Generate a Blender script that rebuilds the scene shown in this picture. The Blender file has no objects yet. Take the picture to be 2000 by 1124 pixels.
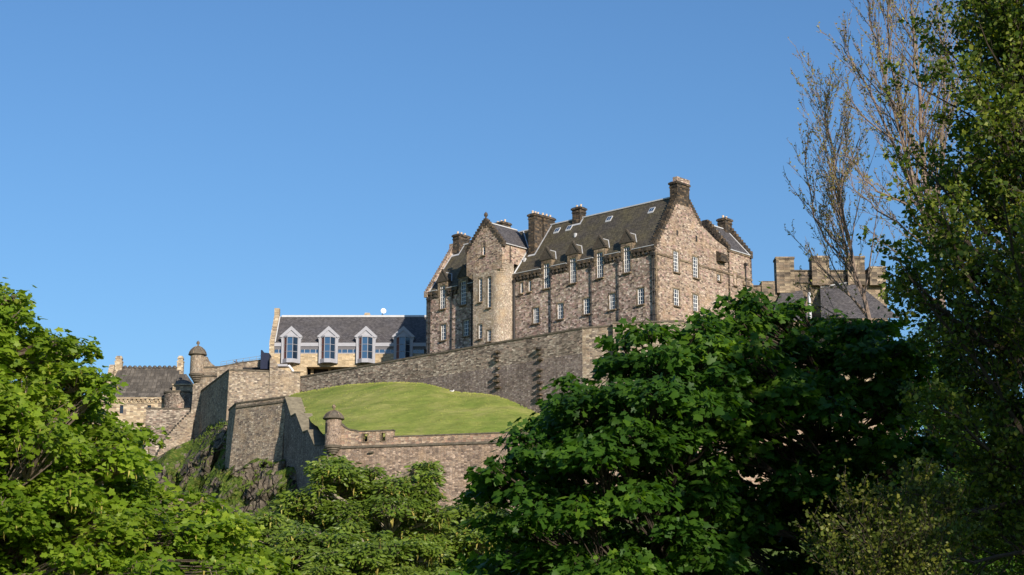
import bpy, bmesh, math, random
import numpy as np
from mathutils import Vector
R = math.radians
random.seed(7)
rng = np.random.default_rng(11)
sc = bpy.context.scene
col = sc.collection

# ------------------------------------------------------------------ camera
FPX, PITCH, CAMZ = 3408.0, R(12.65), 1.7
cam_data = bpy.data.cameras.new("camera")
cam_data.sensor_width = 36.0
cam_data.lens = FPX / 2000.0 * 36.0
cam_data.clip_end = 6000.0
cam = bpy.data.objects.new("camera", cam_data)
col.objects.link(cam)
cam.location = (0, 0, CAMZ)
cam.rotation_euler = (R(90) + PITCH, 0, 0)
sc.camera = cam

# ------------------------------------------------------------------ light
SUN_AZ, SUN_EL = R(155.0), R(22.0)          # azimuth clockwise from +Y
sdir = Vector((math.sin(SUN_AZ) * math.cos(SUN_EL), math.cos(SUN_AZ) * math.cos(SUN_EL), math.sin(SUN_EL)))
world = bpy.data.worlds.new("World")
sc.world = world
world.use_nodes = True
wn = world.node_tree
for n in list(wn.nodes):
    wn.nodes.remove(n)
wo = wn.nodes.new("ShaderNodeOutputWorld")
bg = wn.nodes.new("ShaderNodeBackground")
sky = wn.nodes.new("ShaderNodeTexSky")
sky.sky_type = 'NISHITA'
sky.sun_disc = False
sky.sun_elevation = SUN_EL
sky.sun_rotation = SUN_AZ
sky.altitude = 0
sky.air_density = 1.3
sky.dust_density = 0.3
sky.ozone_density = 8.0
bg.inputs[1].default_value = 0.107
wn.links.new(sky.outputs[0], bg.inputs[0])
wn.links.new(bg.outputs[0], wo.inputs[0])
sun_data = bpy.data.lights.new("sun", 'SUN')
sun_data.energy = 5.0
sun_data.angle = R(0.53)
sun_data.color = (1.0, 0.91, 0.80)
sun = bpy.data.objects.new("sun", sun_data)
col.objects.link(sun)
sun.location = (60, -60, 60)
sun.rotation_euler = sdir.to_track_quat('Z', 'Y').to_euler()
sc.view_settings.view_transform = 'Standard'
sc.view_settings.look = 'None'
sc.view_settings.exposure = 0.30
sc.view_settings.gamma = 1.0

# ------------------------------------------------------------------ pixel (2000 x 1124 photo) to world
SP, CP = math.sin(PITCH), math.cos(PITCH)
def ray(px, py):
    x = (px - 1000) / FPX; u = (562 - py) / FPX
    return (x, CP - SP * u, SP + CP * u)
def at(px, py, Y):
    r = ray(px, py); t = Y / r[1]
    return Vector((r[0] * t, Y, CAMZ + r[2] * t))

class Fr:
    """a vertical plane: d runs along it, n points out of it; s, o, z are metres along, out of, up"""
    def __init__(s, x, y, az, side=-1):
        a = R(az); s.x = x; s.y = y; s.az = az
        s.d = (math.sin(a), math.cos(a))
        b = R(az + 90 * side); s.n = (math.sin(b), math.cos(b))
    def P(s, a, o, z):
        return (s.x + s.d[0] * a + s.n[0] * o, s.y + s.d[1] * a + s.n[1] * o, z)
    def hit(s, px, py, o=0.0):
        r = ray(px, py); ox = s.x + s.n[0] * o; oy = s.y + s.n[1] * o
        t = (ox * s.n[0] + oy * s.n[1]) / (r[0] * s.n[0] + r[1] * s.n[1])
        p = (r[0] * t, r[1] * t)
        return ((p[0] - ox) * s.d[0] + (p[1] - oy) * s.d[1], CAMZ + r[2] * t)
    def shifted(s, a, o):
        q = Fr(0, 0, s.az); q.d = s.d; q.n = s.n
        q.x, q.y, _ = s.P(a, o, 0); return q
def fr2(p, q, flip=False):
    """frame from plan point p to plan point q with the normal on the camera side"""
    az = math.degrees(math.atan2(q[0] - p[0], q[1] - p[1]))
    f = Fr(p[0], p[1], az, -1)
    if (f.n[0] * -p[0] + f.n[1] * -p[1]) < 0:
        f = Fr(p[0], p[1], az, 1)
    return f, math.hypot(q[0] - p[0], q[1] - p[1])

# ------------------------------------------------------------------ mesh builder
def tag(o, label=None, cat=None, group=None, kind=None):
    if label: o['label'] = label
    if cat: o['category'] = cat
    if group: o['group'] = group
    if kind: o['kind'] = kind
    return o
def empty(name, loc, label=None, cat=None, group=None):
    o = bpy.data.objects.new(name, None)
    o.empty_display_size = 0.5
    o.location = loc
    col.objects.link(o)
    return tag(o, label, cat, group)
def worldloc(o):
    v = Vector(o.location)
    while o.parent is not None:
        o = o.parent; v += Vector(o.location)
    return v

class MB:
    def __init__(s):
        s.v = []; s.f = []
    def add(s, vs, fs):
        b = len(s.v); s.v += [tuple(v) for v in vs]
        s.f += [tuple(i + b for i in f) for f in fs]
    def quad(s, a, b, c, d):
        s.add([a, b, c, d], [(0, 1, 2, 3)])
    def box(s, fr, s0, s1, o0, o1, z0, z1):
        P = fr.P
        s.add([P(s0, o0, z0), P(s1, o0, z0), P(s1, o1, z0), P(s0, o1, z0),
               P(s0, o0, z1), P(s1, o0, z1), P(s1, o1, z1), P(s0, o1, z1)],
              [(0, 3, 2, 1), (4, 5, 6, 7), (0, 1, 5, 4), (1, 2, 6, 5), (2, 3, 7, 6), (3, 0, 4, 7)])
    def taper(s, fr, s0, s1, o0, o1, z0, z1, g):
        """a box whose top is g narrower on each side"""
        P = fr.P
        s.add([P(s0, o0, z0), P(s1, o0, z0), P(s1, o1, z0), P(s0, o1, z0),
               P(s0 + g, o0 + g, z1), P(s1 - g, o0 + g, z1), P(s1 - g, o1 - g, z1), P(s0 + g, o1 - g, z1)],
              [(0, 3, 2, 1), (4, 5, 6, 7), (0, 1, 5, 4), (1, 2, 6, 5), (2, 3, 7, 6), (3, 0, 4, 7)])
    def prism(s, fr, pts, o0, o1):
        """pts (s, z) outline in the frame's plane, extruded from o0 to o1"""
        n = len(pts)
        vs = [fr.P(a, o1, z) for a, z in pts] + [fr.P(a, o0, z) for a, z in pts]
        fs = [tuple(range(n)), tuple(range(2 * n - 1, n - 1, -1))]
        for i in range(n):
            j = (i + 1) % n
            fs.append((i, i + n, j + n, j))
        s.add(vs, fs)
    def plan(s, pts, z0, z1):
        """plan outline (x, y) extruded up; z1 may be a list"""
        n = len(pts)
        zt = z1 if isinstance(z1, (list, tuple)) else [z1] * n
        vs = [(p[0], p[1], z0) for p in pts] + [(p[0], p[1], zt[i]) for i, p in enumerate(pts)]
        fs = [tuple(range(n - 1, -1, -1)), tuple(range(n, 2 * n))]
        for i in range(n):
            j = (i + 1) % n
            fs.append((i, j, j + n, i + n))
        s.add(vs, fs)
    def lathe(s, cx, cy, prof, seg=20, a0=0.0, a1=360.0):
        n = len(prof); full = abs(a1 - a0) >= 359.9
        m = seg if full else seg + 1
        vs = []
        for i in range(m):
            a = R(a0 + (a1 - a0) * i / seg)
            for r, z in prof:
                vs.append((cx + r * math.sin(a), cy + r * math.cos(a), z))
        fs = []
        for i in range(seg):
            k = (i + 1) % m
            for j in range(n - 1):
                fs.append((i * n + j, k * n + j, k * n + j + 1, i * n + j + 1))
        s.add(vs, fs)
    def tube(s, pts, rad, sides=5):
        pts = [Vector(p) for p in pts]; n = len(pts)
        if not isinstance(rad, (list, tuple)): rad = [rad] * n
        vs = []
        ref = Vector((0.3, 0.2, 1)).normalized()
        for i, p in enumerate(pts):
            t = (pts[min(i + 1, n - 1)] - pts[max(i - 1, 0)])
            if t.length < 1e-9: t = Vector((0, 0, 1))
            t.normalize()
            a = t.cross(ref)
            if a.length < 0.05: a = t.cross(Vector((1, 0, 0)))
            a.normalize(); b = t.cross(a)
            for k in range(sides):
                w = 2 * math.pi * k / sides
                vs.append(p + (a * math.cos(w) + b * math.sin(w)) * rad[i])
        fs = []
        for i in range(n - 1):
            for k in range(sides):
                l = (k + 1) % sides
                fs.append((i * sides + k, i * sides + l, (i + 1) * sides + l, (i + 1) * sides + k))
        fs.append(tuple(range(sides - 1, -1, -1)))
        fs.append(tuple(range((n - 1) * sides, n * sides)))
        s.add(vs, fs)
    def wall(s, fr, s0, s1, z0, z1, holes=(), o=0.0, depth=0.35):
        """front face with rectangular openings (a, b, za, zb) and their reveals"""
        xs = sorted({s0, s1, *[min(max(h[i], s0), s1) for h in holes for i in (0, 1)]})
        zs = sorted({z0, z1, *[min(max(h[i], z0), z1) for h in holes for i in (2, 3)]})
        P = fr.P
        for i in range(len(xs) - 1):
            for j in range(len(zs) - 1):
                cx = (xs[i] + xs[i + 1]) / 2; cz = (zs[j] + zs[j + 1]) / 2
                if any(h[0] < cx < h[1] and h[2] < cz < h[3] for h in holes): continue
                s.quad(P(xs[i], o, zs[j]), P(xs[i + 1], o, zs[j]), P(xs[i + 1], o, zs[j + 1]), P(xs[i], o, zs[j + 1]))
        for a, b, za, zb in holes:
            i = o - depth
            s.quad(P(a, o, za), P(a, i, za), P(a, i, zb), P(a, o, zb))
            s.quad(P(b, o, za), P(b, i, za), P(b, i, zb), P(b, o, zb))
            s.quad(P(a, o, za), P(b, o, za), P(b, i, za), P(a, i, za))
            s.quad(P(a, o, zb), P(b, o, zb), P(b, i, zb), P(a, i, zb))
    def build(s, name, m, parent=None, origin=None, smooth=False, uvmode='box'):
        v = np.array(s.v, dtype=np.float64).reshape(-1, 3)
        if origin is None:
            if parent is not None: origin = worldloc(parent)
            else: origin = Vector(((v[:, 0].min() + v[:, 0].max()) / 2, (v[:, 1].min() + v[:, 1].max()) / 2, v[:, 2].min()))
        org = np.array(origin)
        me = bpy.data.meshes.new(name)
        me.from_pydata((v - org).tolist(), [], s.f)
        me.materials.append(m)
        # metric box-projected uv (u along the face, v up)
        n = len(me.loops)
        vi = np.empty(n, dtype=np.int64); me.loops.foreach_get('vertex_index', vi)
        npoly = len(me.polygons)
        nor = np.empty(npoly * 3); me.polygons.foreach_get('normal', nor); nor = nor.reshape(-1, 3)
        tot = np.empty(npoly, dtype=np.int64); me.polygons.foreach_get('loop_total', tot)
        ln = np.repeat(nor, tot, axis=0); p = v[vi]
        h = np.hypot(ln[:, 0], ln[:, 1]) + 1e-9
        tx = -ln[:, 1] / h; ty = ln[:, 0] / h
        flat = h < 0.25
        tx = np.where(flat, 1.0, tx); ty = np.where(flat, 0.0, ty)
        u = p[:, 0] * tx + p[:, 1] * ty
        # up the slope: distance along the surface
        bx = ln[:, 1] * 0 - ln[:, 2] * ty; by = ln[:, 2] * tx; bz = ln[:, 0] * ty - ln[:, 1] * tx
        w = p[:, 0] * bx + p[:, 1] * by + p[:, 2] * bz
        uv = np.stack([u, w], axis=1)
        layer = me.uv_layers.new(name='metric')
        layer.data.foreach_set('uv', uv.astype(np.float32).ravel())
        if smooth:
            me.polygons.foreach_set('use_smooth', np.ones(npoly, dtype=bool))
        me.update()
        o = bpy.data.objects.new(name, me)
        col.objects.link(o)
        if parent is not None:
            o.parent = parent
            o.location = origin - worldloc(parent)
        else:
            o.location = origin
        return o

# ------------------------------------------------------------------ materials
class NT:
    def __init__(s, name):
        s.m = bpy.data.materials.new(name); s.m.use_nodes = True
        s.t = s.m.node_tree
        for n in list(s.t.nodes): s.t.nodes.remove(n)
        s.out = s.n('OutputMaterial')
    def n(s, kind, **kw):
        n = s.t.nodes.new('ShaderNode' + kind)
        for k, v in kw.items(): setattr(n, k, v)
        return n
    def l(s, a, b): s.t.links.new(a, b)
    def math(s, op, a, b=None, c=None, clamp=False):
        n = s.n('Math', operation=op, use_clamp=clamp)
        for i, x in enumerate((a, b, c)):
            if x is None: continue
            if isinstance(x, (int, float)): n.inputs[i].default_value = x
            else: s.l(x, n.inputs[i])
        return n.outputs[0]
    def ramp(s, fac, stops, interp='LINEAR'):
        n = s.n('ValToRGB'); cr = n.color_ramp; cr.interpolation = interp
        while len(cr.elements) < len(stops): cr.elements.new(0.5)
        for e, (p, c) in zip(cr.elements, stops):
            e.position = p; e.color = (c[0], c[1], c[2], 1) if isinstance(c, (tuple, list)) else (c, c, c, 1)
        s.l(fac, n.inputs[0]); return n.outputs[0]
    def mix(s, fac, a, b, mode='MIX'):
        n = s.n('MixRGB', blend_type=mode)
        for i, x in enumerate((fac, a, b)):
            if isinstance(x, (int, float)): n.inputs[i].default_value = x
            elif isinstance(x, (tuple, list)): n.inputs[i].default_value = (x[0], x[1], x[2], 1)
            else: s.l(x, n.inputs[i])
        return n.outputs[0]
    def noise(s, vec, scale, detail=4, rough=0.55):
        n = s.n('TexNoise'); n.inputs['Scale'].default_value = scale
        n.inputs['Detail'].default_value = detail; n.inputs['Roughness'].default_value = rough
        s.l(vec, n.inputs['Vector']); return n.outputs[0]
    def scaled(s, vec, sc_, loc=(0, 0, 0)):
        n = s.n('Mapping'); n.inputs['Scale'].default_value = sc_; n.inputs['Location'].default_value = loc
        s.l(vec, n.inputs[0]); return n.outputs[0]
    def surf(s, colr, rough=0.85, bump=None, bstr=0.5, bdist=0.05, spec=0.3, metal=0.0):
        b = s.n('BsdfPrincipled')
        if isinstance(colr, (tuple, list)): b.inputs['Base Color'].default_value = (*colr, 1)
        else: s.l(colr, b.inputs['Base Color'])
        if isinstance(rough, (int, float)): b.inputs['Roughness'].default_value = rough
        else: s.l(rough, b.inputs['Roughness'])
        b.inputs['Specular IOR Level'].default_value = spec
        b.inputs['Metallic'].default_value = metal
        if bump is not None:
            bp = s.n('Bump'); bp.inputs['Strength'].default_value = bstr; bp.inputs['Distance'].default_value = bdist
            s.l(bump, bp.inputs['Height']); s.l(bp.outputs[0], b.inputs['Normal'])
        s.l(b.outputs[0], s.out.inputs[0]); return b

def masonry(name, palette, size=(0.5, 0.26), rand=0.75, mortar=(0.33, 0.29, 0.24), mw=0.05, stain=0.5, stain_col=(0.30, 0.27, 0.25), streak=0.0, bd=0.05, warm=None, dash=0.0, gain=(1, 1, 1)):
    t = NT(name); uv = t.n('UVMap').outputs[0]
    obj = t.n('NewGeometry').outputs['Position']
    wob = t.n('VectorMath', operation='SCALE'); nz = t.n('TexNoise'); nz.inputs['Scale'].default_value = 0.9
    t.l(obj, nz.inputs['Vector']); t.l(nz.outputs[1], wob.inputs[0]); wob.inputs['Scale'].default_value = 0.22
    add = t.n('VectorMath', operation='ADD'); t.l(uv, add.inputs[0]); t.l(wob.outputs[0], add.inputs[1])
    vec = t.scaled(add.outputs[0], (1 / size[0], 1 / size[1], 1))
    v = t.n('TexVoronoi', voronoi_dimensions='2D'); v.inputs['Randomness'].default_value = rand
    v.inputs['Scale'].default_value = 1.0; t.l(vec, v.inputs['Vector'])
    e = t.n('TexVoronoi', voronoi_dimensions='2D', feature='DISTANCE_TO_EDGE'); e.inputs['Randomness'].default_value = rand
    e.inputs['Scale'].default_value = 1.0; t.l(vec, e.inputs['Vector'])
    sep = t.n('SeparateColor'); t.l(v.outputs['Color'], sep.inputs[0])
    n = len(palette)
    c = t.ramp(sep.outputs[0], [(i / n, palette[i]) for i in range(n)], 'CONSTANT')
    tone = t.ramp(sep.outputs[1], [(0, 0.74), (0.75, 1.06), (1, 1.4)])
    c = t.mix(1.0, c, tone, 'MULTIPLY')
    g = t.noise(obj, 6.0, 5, 0.7)
    c = t.mix(1.0, c, t.ramp(g, [(0.3, 0.72), (0.7, 1.25)]), 'MULTIPLY')
    if gain != (1, 1, 1): c = t.mix(1.0, c, gain, 'MULTIPLY')
    mm = t.ramp(e.outputs['Distance'], [(mw * 0.5, 1.0), (mw * 1.6, 0.0)])
    c = t.mix(mm, c, mortar)
    big = t.noise(obj, 0.22, 6, 0.65)
    sf = t.ramp(big, [(0.45, 0.0), (0.68, stain)])
    c = t.mix(sf, c, t.mix(1.0, c, stain_col, 'MULTIPLY'))
    if warm:
        wf = t.ramp(t.noise(t.scaled(obj, (1, 1, 1), (31, 7, 3)), 0.5, 4, 0.6), [(0.5, 0.0), (0.7, 0.6)])
        c = t.mix(wf, c, warm)
    if dash:
        dn = t.noise(t.scaled(add.outputs[0], (1.1, 4.2, 1)), 1.0, 3, 0.55)
        dm = t.math('MULTIPLY', t.ramp(dn, [(0.57, 0.0), (0.63, dash)]), t.ramp(t.noise(obj, 0.16, 3, 0.5), [(0.38, 0.25), (0.6, 1.0)]))
        c = t.mix(dm, c, (0.055, 0.045, 0.04))
    if streak:
        sn = t.noise(t.scaled(uv, (1.3, 0.12, 1)), 1.0, 5, 0.6)
        c = t.mix(t.ramp(sn, [(0.42, 0.0), (0.7, streak)]), c, t.mix(1.0, c, (0.35, 0.33, 0.33), 'MULTIPLY'))
    h = t.math('ADD', t.ramp(e.outputs['Distance'], [(0.0, 0.0), (0.14, 1.0)]), t.math('MULTIPLY', t.math('ADD', sep.outputs[2], g), 0.6))
    t.surf(c, 0.92, h, 0.8, bd, 0.2)
    return t.m

def slate(name, base, moss, size=(0.42, 0.3), var=0.5, mossamt=0.6):
    t = NT(name); uv = t.n('UVMap').outputs[0]; obj = t.n('NewGeometry').outputs['Position']
    b = t.n('TexBrick'); b.offset = 0.5
    b.inputs['Scale'].default_value = 1.0; b.inputs['Brick Width'].default_value = size[0]; b.inputs['Row Height'].default_value = size[1]
    b.inputs['Mortar Size'].default_value = 0.02; b.inputs['Bias'].default_value = 0.0
    b.inputs['Color1'].default_value = (1 - var, 1 - var, 1 - var, 1); b.inputs['Color2'].default_value = (1 + var, 1 + var, 1 + var, 1)
    b.inputs['Mortar'].default_value = (0.35, 0.35, 0.35, 1)
    t.l(uv, b.inputs['Vector'])
    c = t.mix(t.ramp(t.noise(obj, 0.35, 6, 0.7), [(0.38, 0.0), (0.66, mossamt)]), base, moss)
    c = t.mix(1.0, c, b.outputs[0], 'MULTIPLY')
    c = t.mix(1.0, c, t.ramp(t.noise(obj, 3.0, 6, 0.75), [(0.3, 0.7), (0.7, 1.35)]), 'MULTIPLY')
    t.surf(c, 0.7, b.outputs[1], 0.5, -0.02, 0.3)
    return t.m

def plain(name, c, rough=0.6, noise=0.25, nscale=4.0, spec=0.3, metal=0.0, bd=0.01):
    t = NT(name); obj = t.n('NewGeometry').outputs['Position']
    g = t.noise(obj, nscale, 6, 0.65)
    cc = t.mix(1.0, c, t.ramp(g, [(0.3, 1 - noise), (0.7, 1 + noise)]), 'MULTIPLY')
    t.surf(cc, rough, g, 0.3, bd, spec, metal)
    return t.m

def leafmat(name, cols, trans=0.35, rough=0.45, spec=0.35, tcol=None):
    t = NT(name)
    a = t.n('Attribute'); a.attribute_name = 'rnd'
    n = len(cols)
    c = t.ramp(a.outputs['Fac'], [(i / (n - 1), cols[i]) for i in range(n)])
    c = t.mix(1.0, c, t.ramp(t.noise(t.n('NewGeometry').outputs['Position'], 1.3, 3, 0.6), [(0.3, 0.75), (0.7, 1.25)]), 'MULTIPLY')
    p = t.n('BsdfPrincipled'); t.l(c, p.inputs['Base Color'])
    p.inputs['Roughness'].default_value = rough; p.inputs['Specular IOR Level'].default_value = spec
    tr = t.n('BsdfTranslucent')
    tc = t.mix(1.0, c, tcol or (1.5, 1.5, 0.5), 'MULTIPLY'); t.l(tc, tr.inputs[0])
    mx = t.n('MixShader'); mx.inputs[0].default_value = trans
    t.l(p.outputs[0], mx.inputs[1]); t.l(tr.outputs[0], mx.inputs[2]); t.l(mx.outputs[0], t.out.inputs[0])
    return t.m

M = {}
M['rubble'] = masonry('pink_rubble', [(0.24, 0.155, 0.125), (0.36, 0.22, 0.185), (0.37, 0.27, 0.20), (0.13, 0.09, 0.075), (0.42, 0.29, 0.25), (0.28, 0.21, 0.165), (0.50, 0.38, 0.32)], (0.42, 0.25), 0.85, (0.34, 0.28, 0.23), 0.05, 0.45, streak=0.3, dash=0.45, gain=(1.36, 1.46, 1.42))
M['gable'] = masonry('tan_rubble', [(0.38, 0.26, 0.17), (0.46, 0.33, 0.22), (0.28, 0.18, 0.13), (0.50, 0.38, 0.27), (0.42, 0.26, 0.20), (0.15, 0.105, 0.08), (0.43, 0.31, 0.21)], (0.46, 0.22), 0.75, (0.42, 0.34, 0.24), 0.05, 0.4, streak=0.2, warm=(0.48, 0.33, 0.20), dash=0.75, gain=(1.08, 1.14, 1.28))
M['tower'] = masonry('pale_tower_stone', [(0.40, 0.31, 0.21), (0.46, 0.37, 0.26), (0.34, 0.25, 0.18), (0.42, 0.32, 0.24), (0.30, 0.23, 0.16), (0.48, 0.40, 0.29)], (0.38, 0.21), 0.7, (0.42, 0.36, 0.27), 0.05, 0.4, warm=(0.48, 0.34, 0.20), dash=0.3, gain=(1.05, 1.08, 1.16))
M['soot_shadow'] = masonry('soot_shadow_ashlar', [(0.07, 0.055, 0.04), (0.11, 0.085, 0.06), (0.05, 0.045, 0.04), (0.17, 0.12, 0.075), (0.085, 0.065, 0.05)], (0.53, 0.25), 0.35, (0.09, 0.075, 0.06), 0.03, 0.5)  # sooty stone; on the tusking stones it stands in for cast shadow
M['dressed'] = masonry('dressed_stone', [(0.30, 0.22, 0.14), (0.24, 0.18, 0.12), (0.34, 0.26, 0.17), (0.18, 0.135, 0.10)], (0.61, 0.30), 0.25, (0.22, 0.18, 0.13), 0.02, 0.6, streak=0.35)
M['rampart'] = masonry('grey_rampart', [(0.25, 0.205, 0.165), (0.31, 0.26, 0.205), (0.18, 0.145, 0.115), (0.38, 0.325, 0.26), (0.12, 0.095, 0.08), (0.28, 0.21, 0.165)], (0.61, 0.22), 0.85, (0.28, 0.24, 0.185), 0.05, 0.5, streak=0.35, dash=0.6, gain=(1.36, 1.34, 1.32))
M['rampart_low'] = masonry('brown_rampart', [(0.16, 0.12, 0.10), (0.20, 0.155, 0.125), (0.135, 0.105, 0.09), (0.25, 0.205, 0.17), (0.175, 0.135, 0.12)], (0.38, 0.19), 0.7, (0.23, 0.20, 0.165), 0.05, 0.5, streak=0.5, gain=(1.42, 1.45, 1.5))
M['terrace'] = masonry('terrace_masonry', [(0.24, 0.175, 0.13), (0.29, 0.22, 0.165), (0.20, 0.15, 0.115), (0.33, 0.255, 0.195), (0.14, 0.105, 0.085), (0.26, 0.205, 0.165)], (0.42, 0.22), 0.65, (0.30, 0.25, 0.19), 0.05, 0.45, streak=0.3, dash=0.35, warm=(0.38, 0.26, 0.16), gain=(1.34, 1.28, 1.24))
M['parapet'] = masonry('pink_parapet', [(0.38, 0.24, 0.17), (0.43, 0.30, 0.20), (0.33, 0.23, 0.16), (0.46, 0.35, 0.25), (0.24, 0.17, 0.13)], (0.53, 0.26), 0.7, (0.38, 0.31, 0.23), 0.05, 0.4)
M['bastion'] = masonry('bastion_masonry', [(0.29, 0.225, 0.155), (0.35, 0.28, 0.19), (0.22, 0.17, 0.125), (0.38, 0.31, 0.225), (0.16, 0.125, 0.095), (0.30, 0.22, 0.15)], (0.49, 0.24), 0.75, (0.34, 0.28, 0.21), 0.05, 0.5, streak=0.35, dash=0.35, warm=(0.42, 0.31, 0.20), gain=(1.15, 1.18, 1.25))
M['barrack'] = masonry('blackened_buff_ashlar', [(0.33, 0.26, 0.175), (0.13, 0.105, 0.08), (0.37, 0.29, 0.19), (0.19, 0.15, 0.11), (0.28, 0.21, 0.145)], (0.95, 0.42), 0.3, (0.24, 0.19, 0.13), 0.02, 0.5, streak=0.3)
M['coping'] = plain('weathered_coping', (0.12, 0.10, 0.075), 0.9, 0.45, 1.5, 0.2, 0, 0.03)
M['pediment'] = plain('dark_carved_stone', (0.075, 0.062, 0.048), 0.9, 0.4, 3.0, 0.2, 0, 0.03)
M['slab'] = plain('mossy_slab', (0.20, 0.17, 0.115), 0.9, 0.4, 1.2, 0.2, 0, 0.03)
M['sand'] = masonry('yellow_sandstone', [(0.46, 0.35, 0.215), (0.49, 0.375, 0.235), (0.44, 0.33, 0.20), (0.47, 0.37, 0.24)], (0.68, 0.26), 0.2, (0.44, 0.34, 0.21), 0.02, 0.15, bd=0.02)
M['oldsand'] = masonry('buff_sandstone', [(0.44, 0.34, 0.22), (0.48, 0.38, 0.25), (0.40, 0.30, 0.195), (0.26, 0.20, 0.15), (0.50, 0.41, 0.28)], (0.68, 0.27), 0.3, (0.40, 0.32, 0.22), 0.02, 0.3, bd=0.02)
M['slate_moss'] = slate('mossy_slate', (0.078, 0.066, 0.052), (0.125, 0.105, 0.045), var=0.3)
M['slate_grey'] = slate('grey_slate', (0.085, 0.078, 0.080), (0.115, 0.10, 0.085), var=0.3, mossamt=0.4)
M['stone_slab_roof'] = slate('stone_slab_roof', (0.09, 0.078, 0.065), (0.14, 0.12, 0.095), (1.05, 0.85), 0.35, 0.5)
M['lead'] = plain('lead_flashing', (0.50, 0.50, 0.50), 0.5, 0.12, 2.0, 0.4)
M['zinc'] = plain('zinc_cladding', (0.34, 0.335, 0.355), 0.45, 0.08, 1.5, 0.4)
M['soffit'] = plain('grey_soffit', (0.16, 0.15, 0.16), 0.7, 0.1)
M['white'] = plain('white_paint', (0.82, 0.80, 0.76), 0.5, 0.06)
M['iron'] = plain('dark_iron', (0.035, 0.03, 0.028), 0.6, 0.3)
M['greenrail'] = plain('pale_green_rail', (0.20, 0.25, 0.17), 0.6, 0.2)
M['rail'] = plain('blue_grey_rail', (0.22, 0.27, 0.33), 0.5, 0.1)
M['pot'] = plain('clay_pot', (0.62, 0.48, 0.34), 0.8, 0.2)
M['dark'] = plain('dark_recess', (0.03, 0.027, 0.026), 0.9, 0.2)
M['red'] = plain('red_interior', (0.17, 0.065, 0.05), 0.7, 0.2)
M['skin'] = plain('skin', (0.45, 0.28, 0.2), 0.6, 0.05)
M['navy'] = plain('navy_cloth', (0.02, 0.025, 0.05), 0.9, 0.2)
M['bark'] = plain('grey_brown_bark', (0.21, 0.155, 0.12), 0.9, 0.45, 9.0, 0.2, 0, 0.03)
M['bark_pale'] = plain('pale_bark', (0.26, 0.22, 0.16), 0.9, 0.4, 7.0, 0.2, 0, 0.03)
M['bark_dark'] = plain('dark_bark', (0.055, 0.042, 0.030), 0.9, 0.4, 9.0, 0.2, 0, 0.03)
def glass(name, c=(0.012, 0.02, 0.035), rough=0.06):
    t = NT(name)
    obj = t.n('NewGeometry').outputs['Position']
    t.surf(c, rough, t.noise(obj, 1.6, 2), 0.12, 0.02, 0.9); return t.m
M['glass'] = glass('window_glass')
M['glass_blue'] = glass('tinted_glass', (0.03, 0.075, 0.15), 0.08)

def grassmat():
    t = NT('lawn_grass'); obj = t.n('NewGeometry').outputs['Position']
    big = t.noise(obj, 0.12, 6, 0.7); fine = t.noise(t.scaled(obj, (0.5, 1.0, 3.0)), 1.4, 8, 0.75)
    st = t.noise(t.scaled(obj, (0.07, 0.07, 1.6)), 1.0, 3, 0.5)
    c = t.ramp(big, [(0.33, (0.145, 0.195, 0.035)), (0.5, (0.22, 0.245, 0.055)), (0.68, (0.32, 0.30, 0.10))])
    c = t.mix(1.0, c, t.ramp(fine, [(0.3, 0.72), (0.7, 1.3)]), 'MULTIPLY')
    c = t.mix(1.0, c, t.ramp(st, [(0.35, 0.94), (0.65, 1.06)]), 'MULTIPLY')
    bare = t.ramp(t.noise(t.scaled(obj, (1, 1, 1), (9, 4, 2)), 0.33, 5, 0.7), [(0.66, 0.0), (0.78, 0.65)])
    c = t.mix(bare, c, (0.22, 0.16, 0.08))
    t.surf(c, 0.9, t.math('ADD', fine, t.math('MULTIPLY', st, 0.4)), 0.7, 0.18, 0.1); return t.m
M['grass'] = grassmat()
def rockmat():
    t = NT('crag_rock'); geo = t.n('NewGeometry'); obj = geo.outputs['Position']
    n1 = t.noise(obj, 0.8, 9, 0.75); n2 = t.noise(t.scaled(obj, (1, 1, 1), (17, 3, 5)), 0.17, 5, 0.6); n3 = t.noise(obj, 1.5, 6, 0.7)
    v = t.n('TexVoronoi', feature='DISTANCE_TO_EDGE'); v.inputs['Scale'].default_value = 1.0
    wv = t.n('VectorMath', operation='ADD'); t.l(t.scaled(obj, (0.5, 0.5, 0.26)), wv.inputs[0])
    nn = t.n('TexNoise'); nn.inputs['Scale'].default_value = 0.6; t.l(obj, nn.inputs['Vector']); t.l(nn.outputs[1], wv.inputs[1]); t.l(wv.outputs[0], v.inputs['Vector'])
    rock = t.ramp(n1, [(0.32, (0.05, 0.043, 0.036)), (0.48, (0.14, 0.115, 0.088)), (0.66, (0.26, 0.215, 0.16))])
    crack = t.ramp(v.outputs['Distance'], [(0.02, 1.0), (0.07, 0.0)])
    rock = t.mix(crack, rock, (0.02, 0.018, 0.017))
    green = t.ramp(n3, [(0.32, (0.04, 0.075, 0.012)), (0.5, (0.085, 0.13, 0.02)), (0.7, (0.20, 0.19, 0.05))])
    sep = t.n('SeparateXYZ'); t.l(geo.outputs['Normal'], sep.inputs[0])
    up = t.ramp(sep.outputs[2], [(0.45, 0.0), (0.85, 1.0)])
    f = t.ramp(t.math('ADD', t.math('MULTIPLY', up, 0.22), t.math('ADD', t.math('MULTIPLY', n2, 1.0), t.math('MULTIPLY', n3, 0.22))), [(0.635, 0.0), (0.69, 1.0)])
    h = t.math('SUBTRACT', n1, t.math('MULTIPLY', crack, 0.5))
    t.surf(t.mix(f, rock, green), 0.95, h, 1.0, 0.5, 0.1); return t.m
M['rock'] = rockmat()
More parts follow.
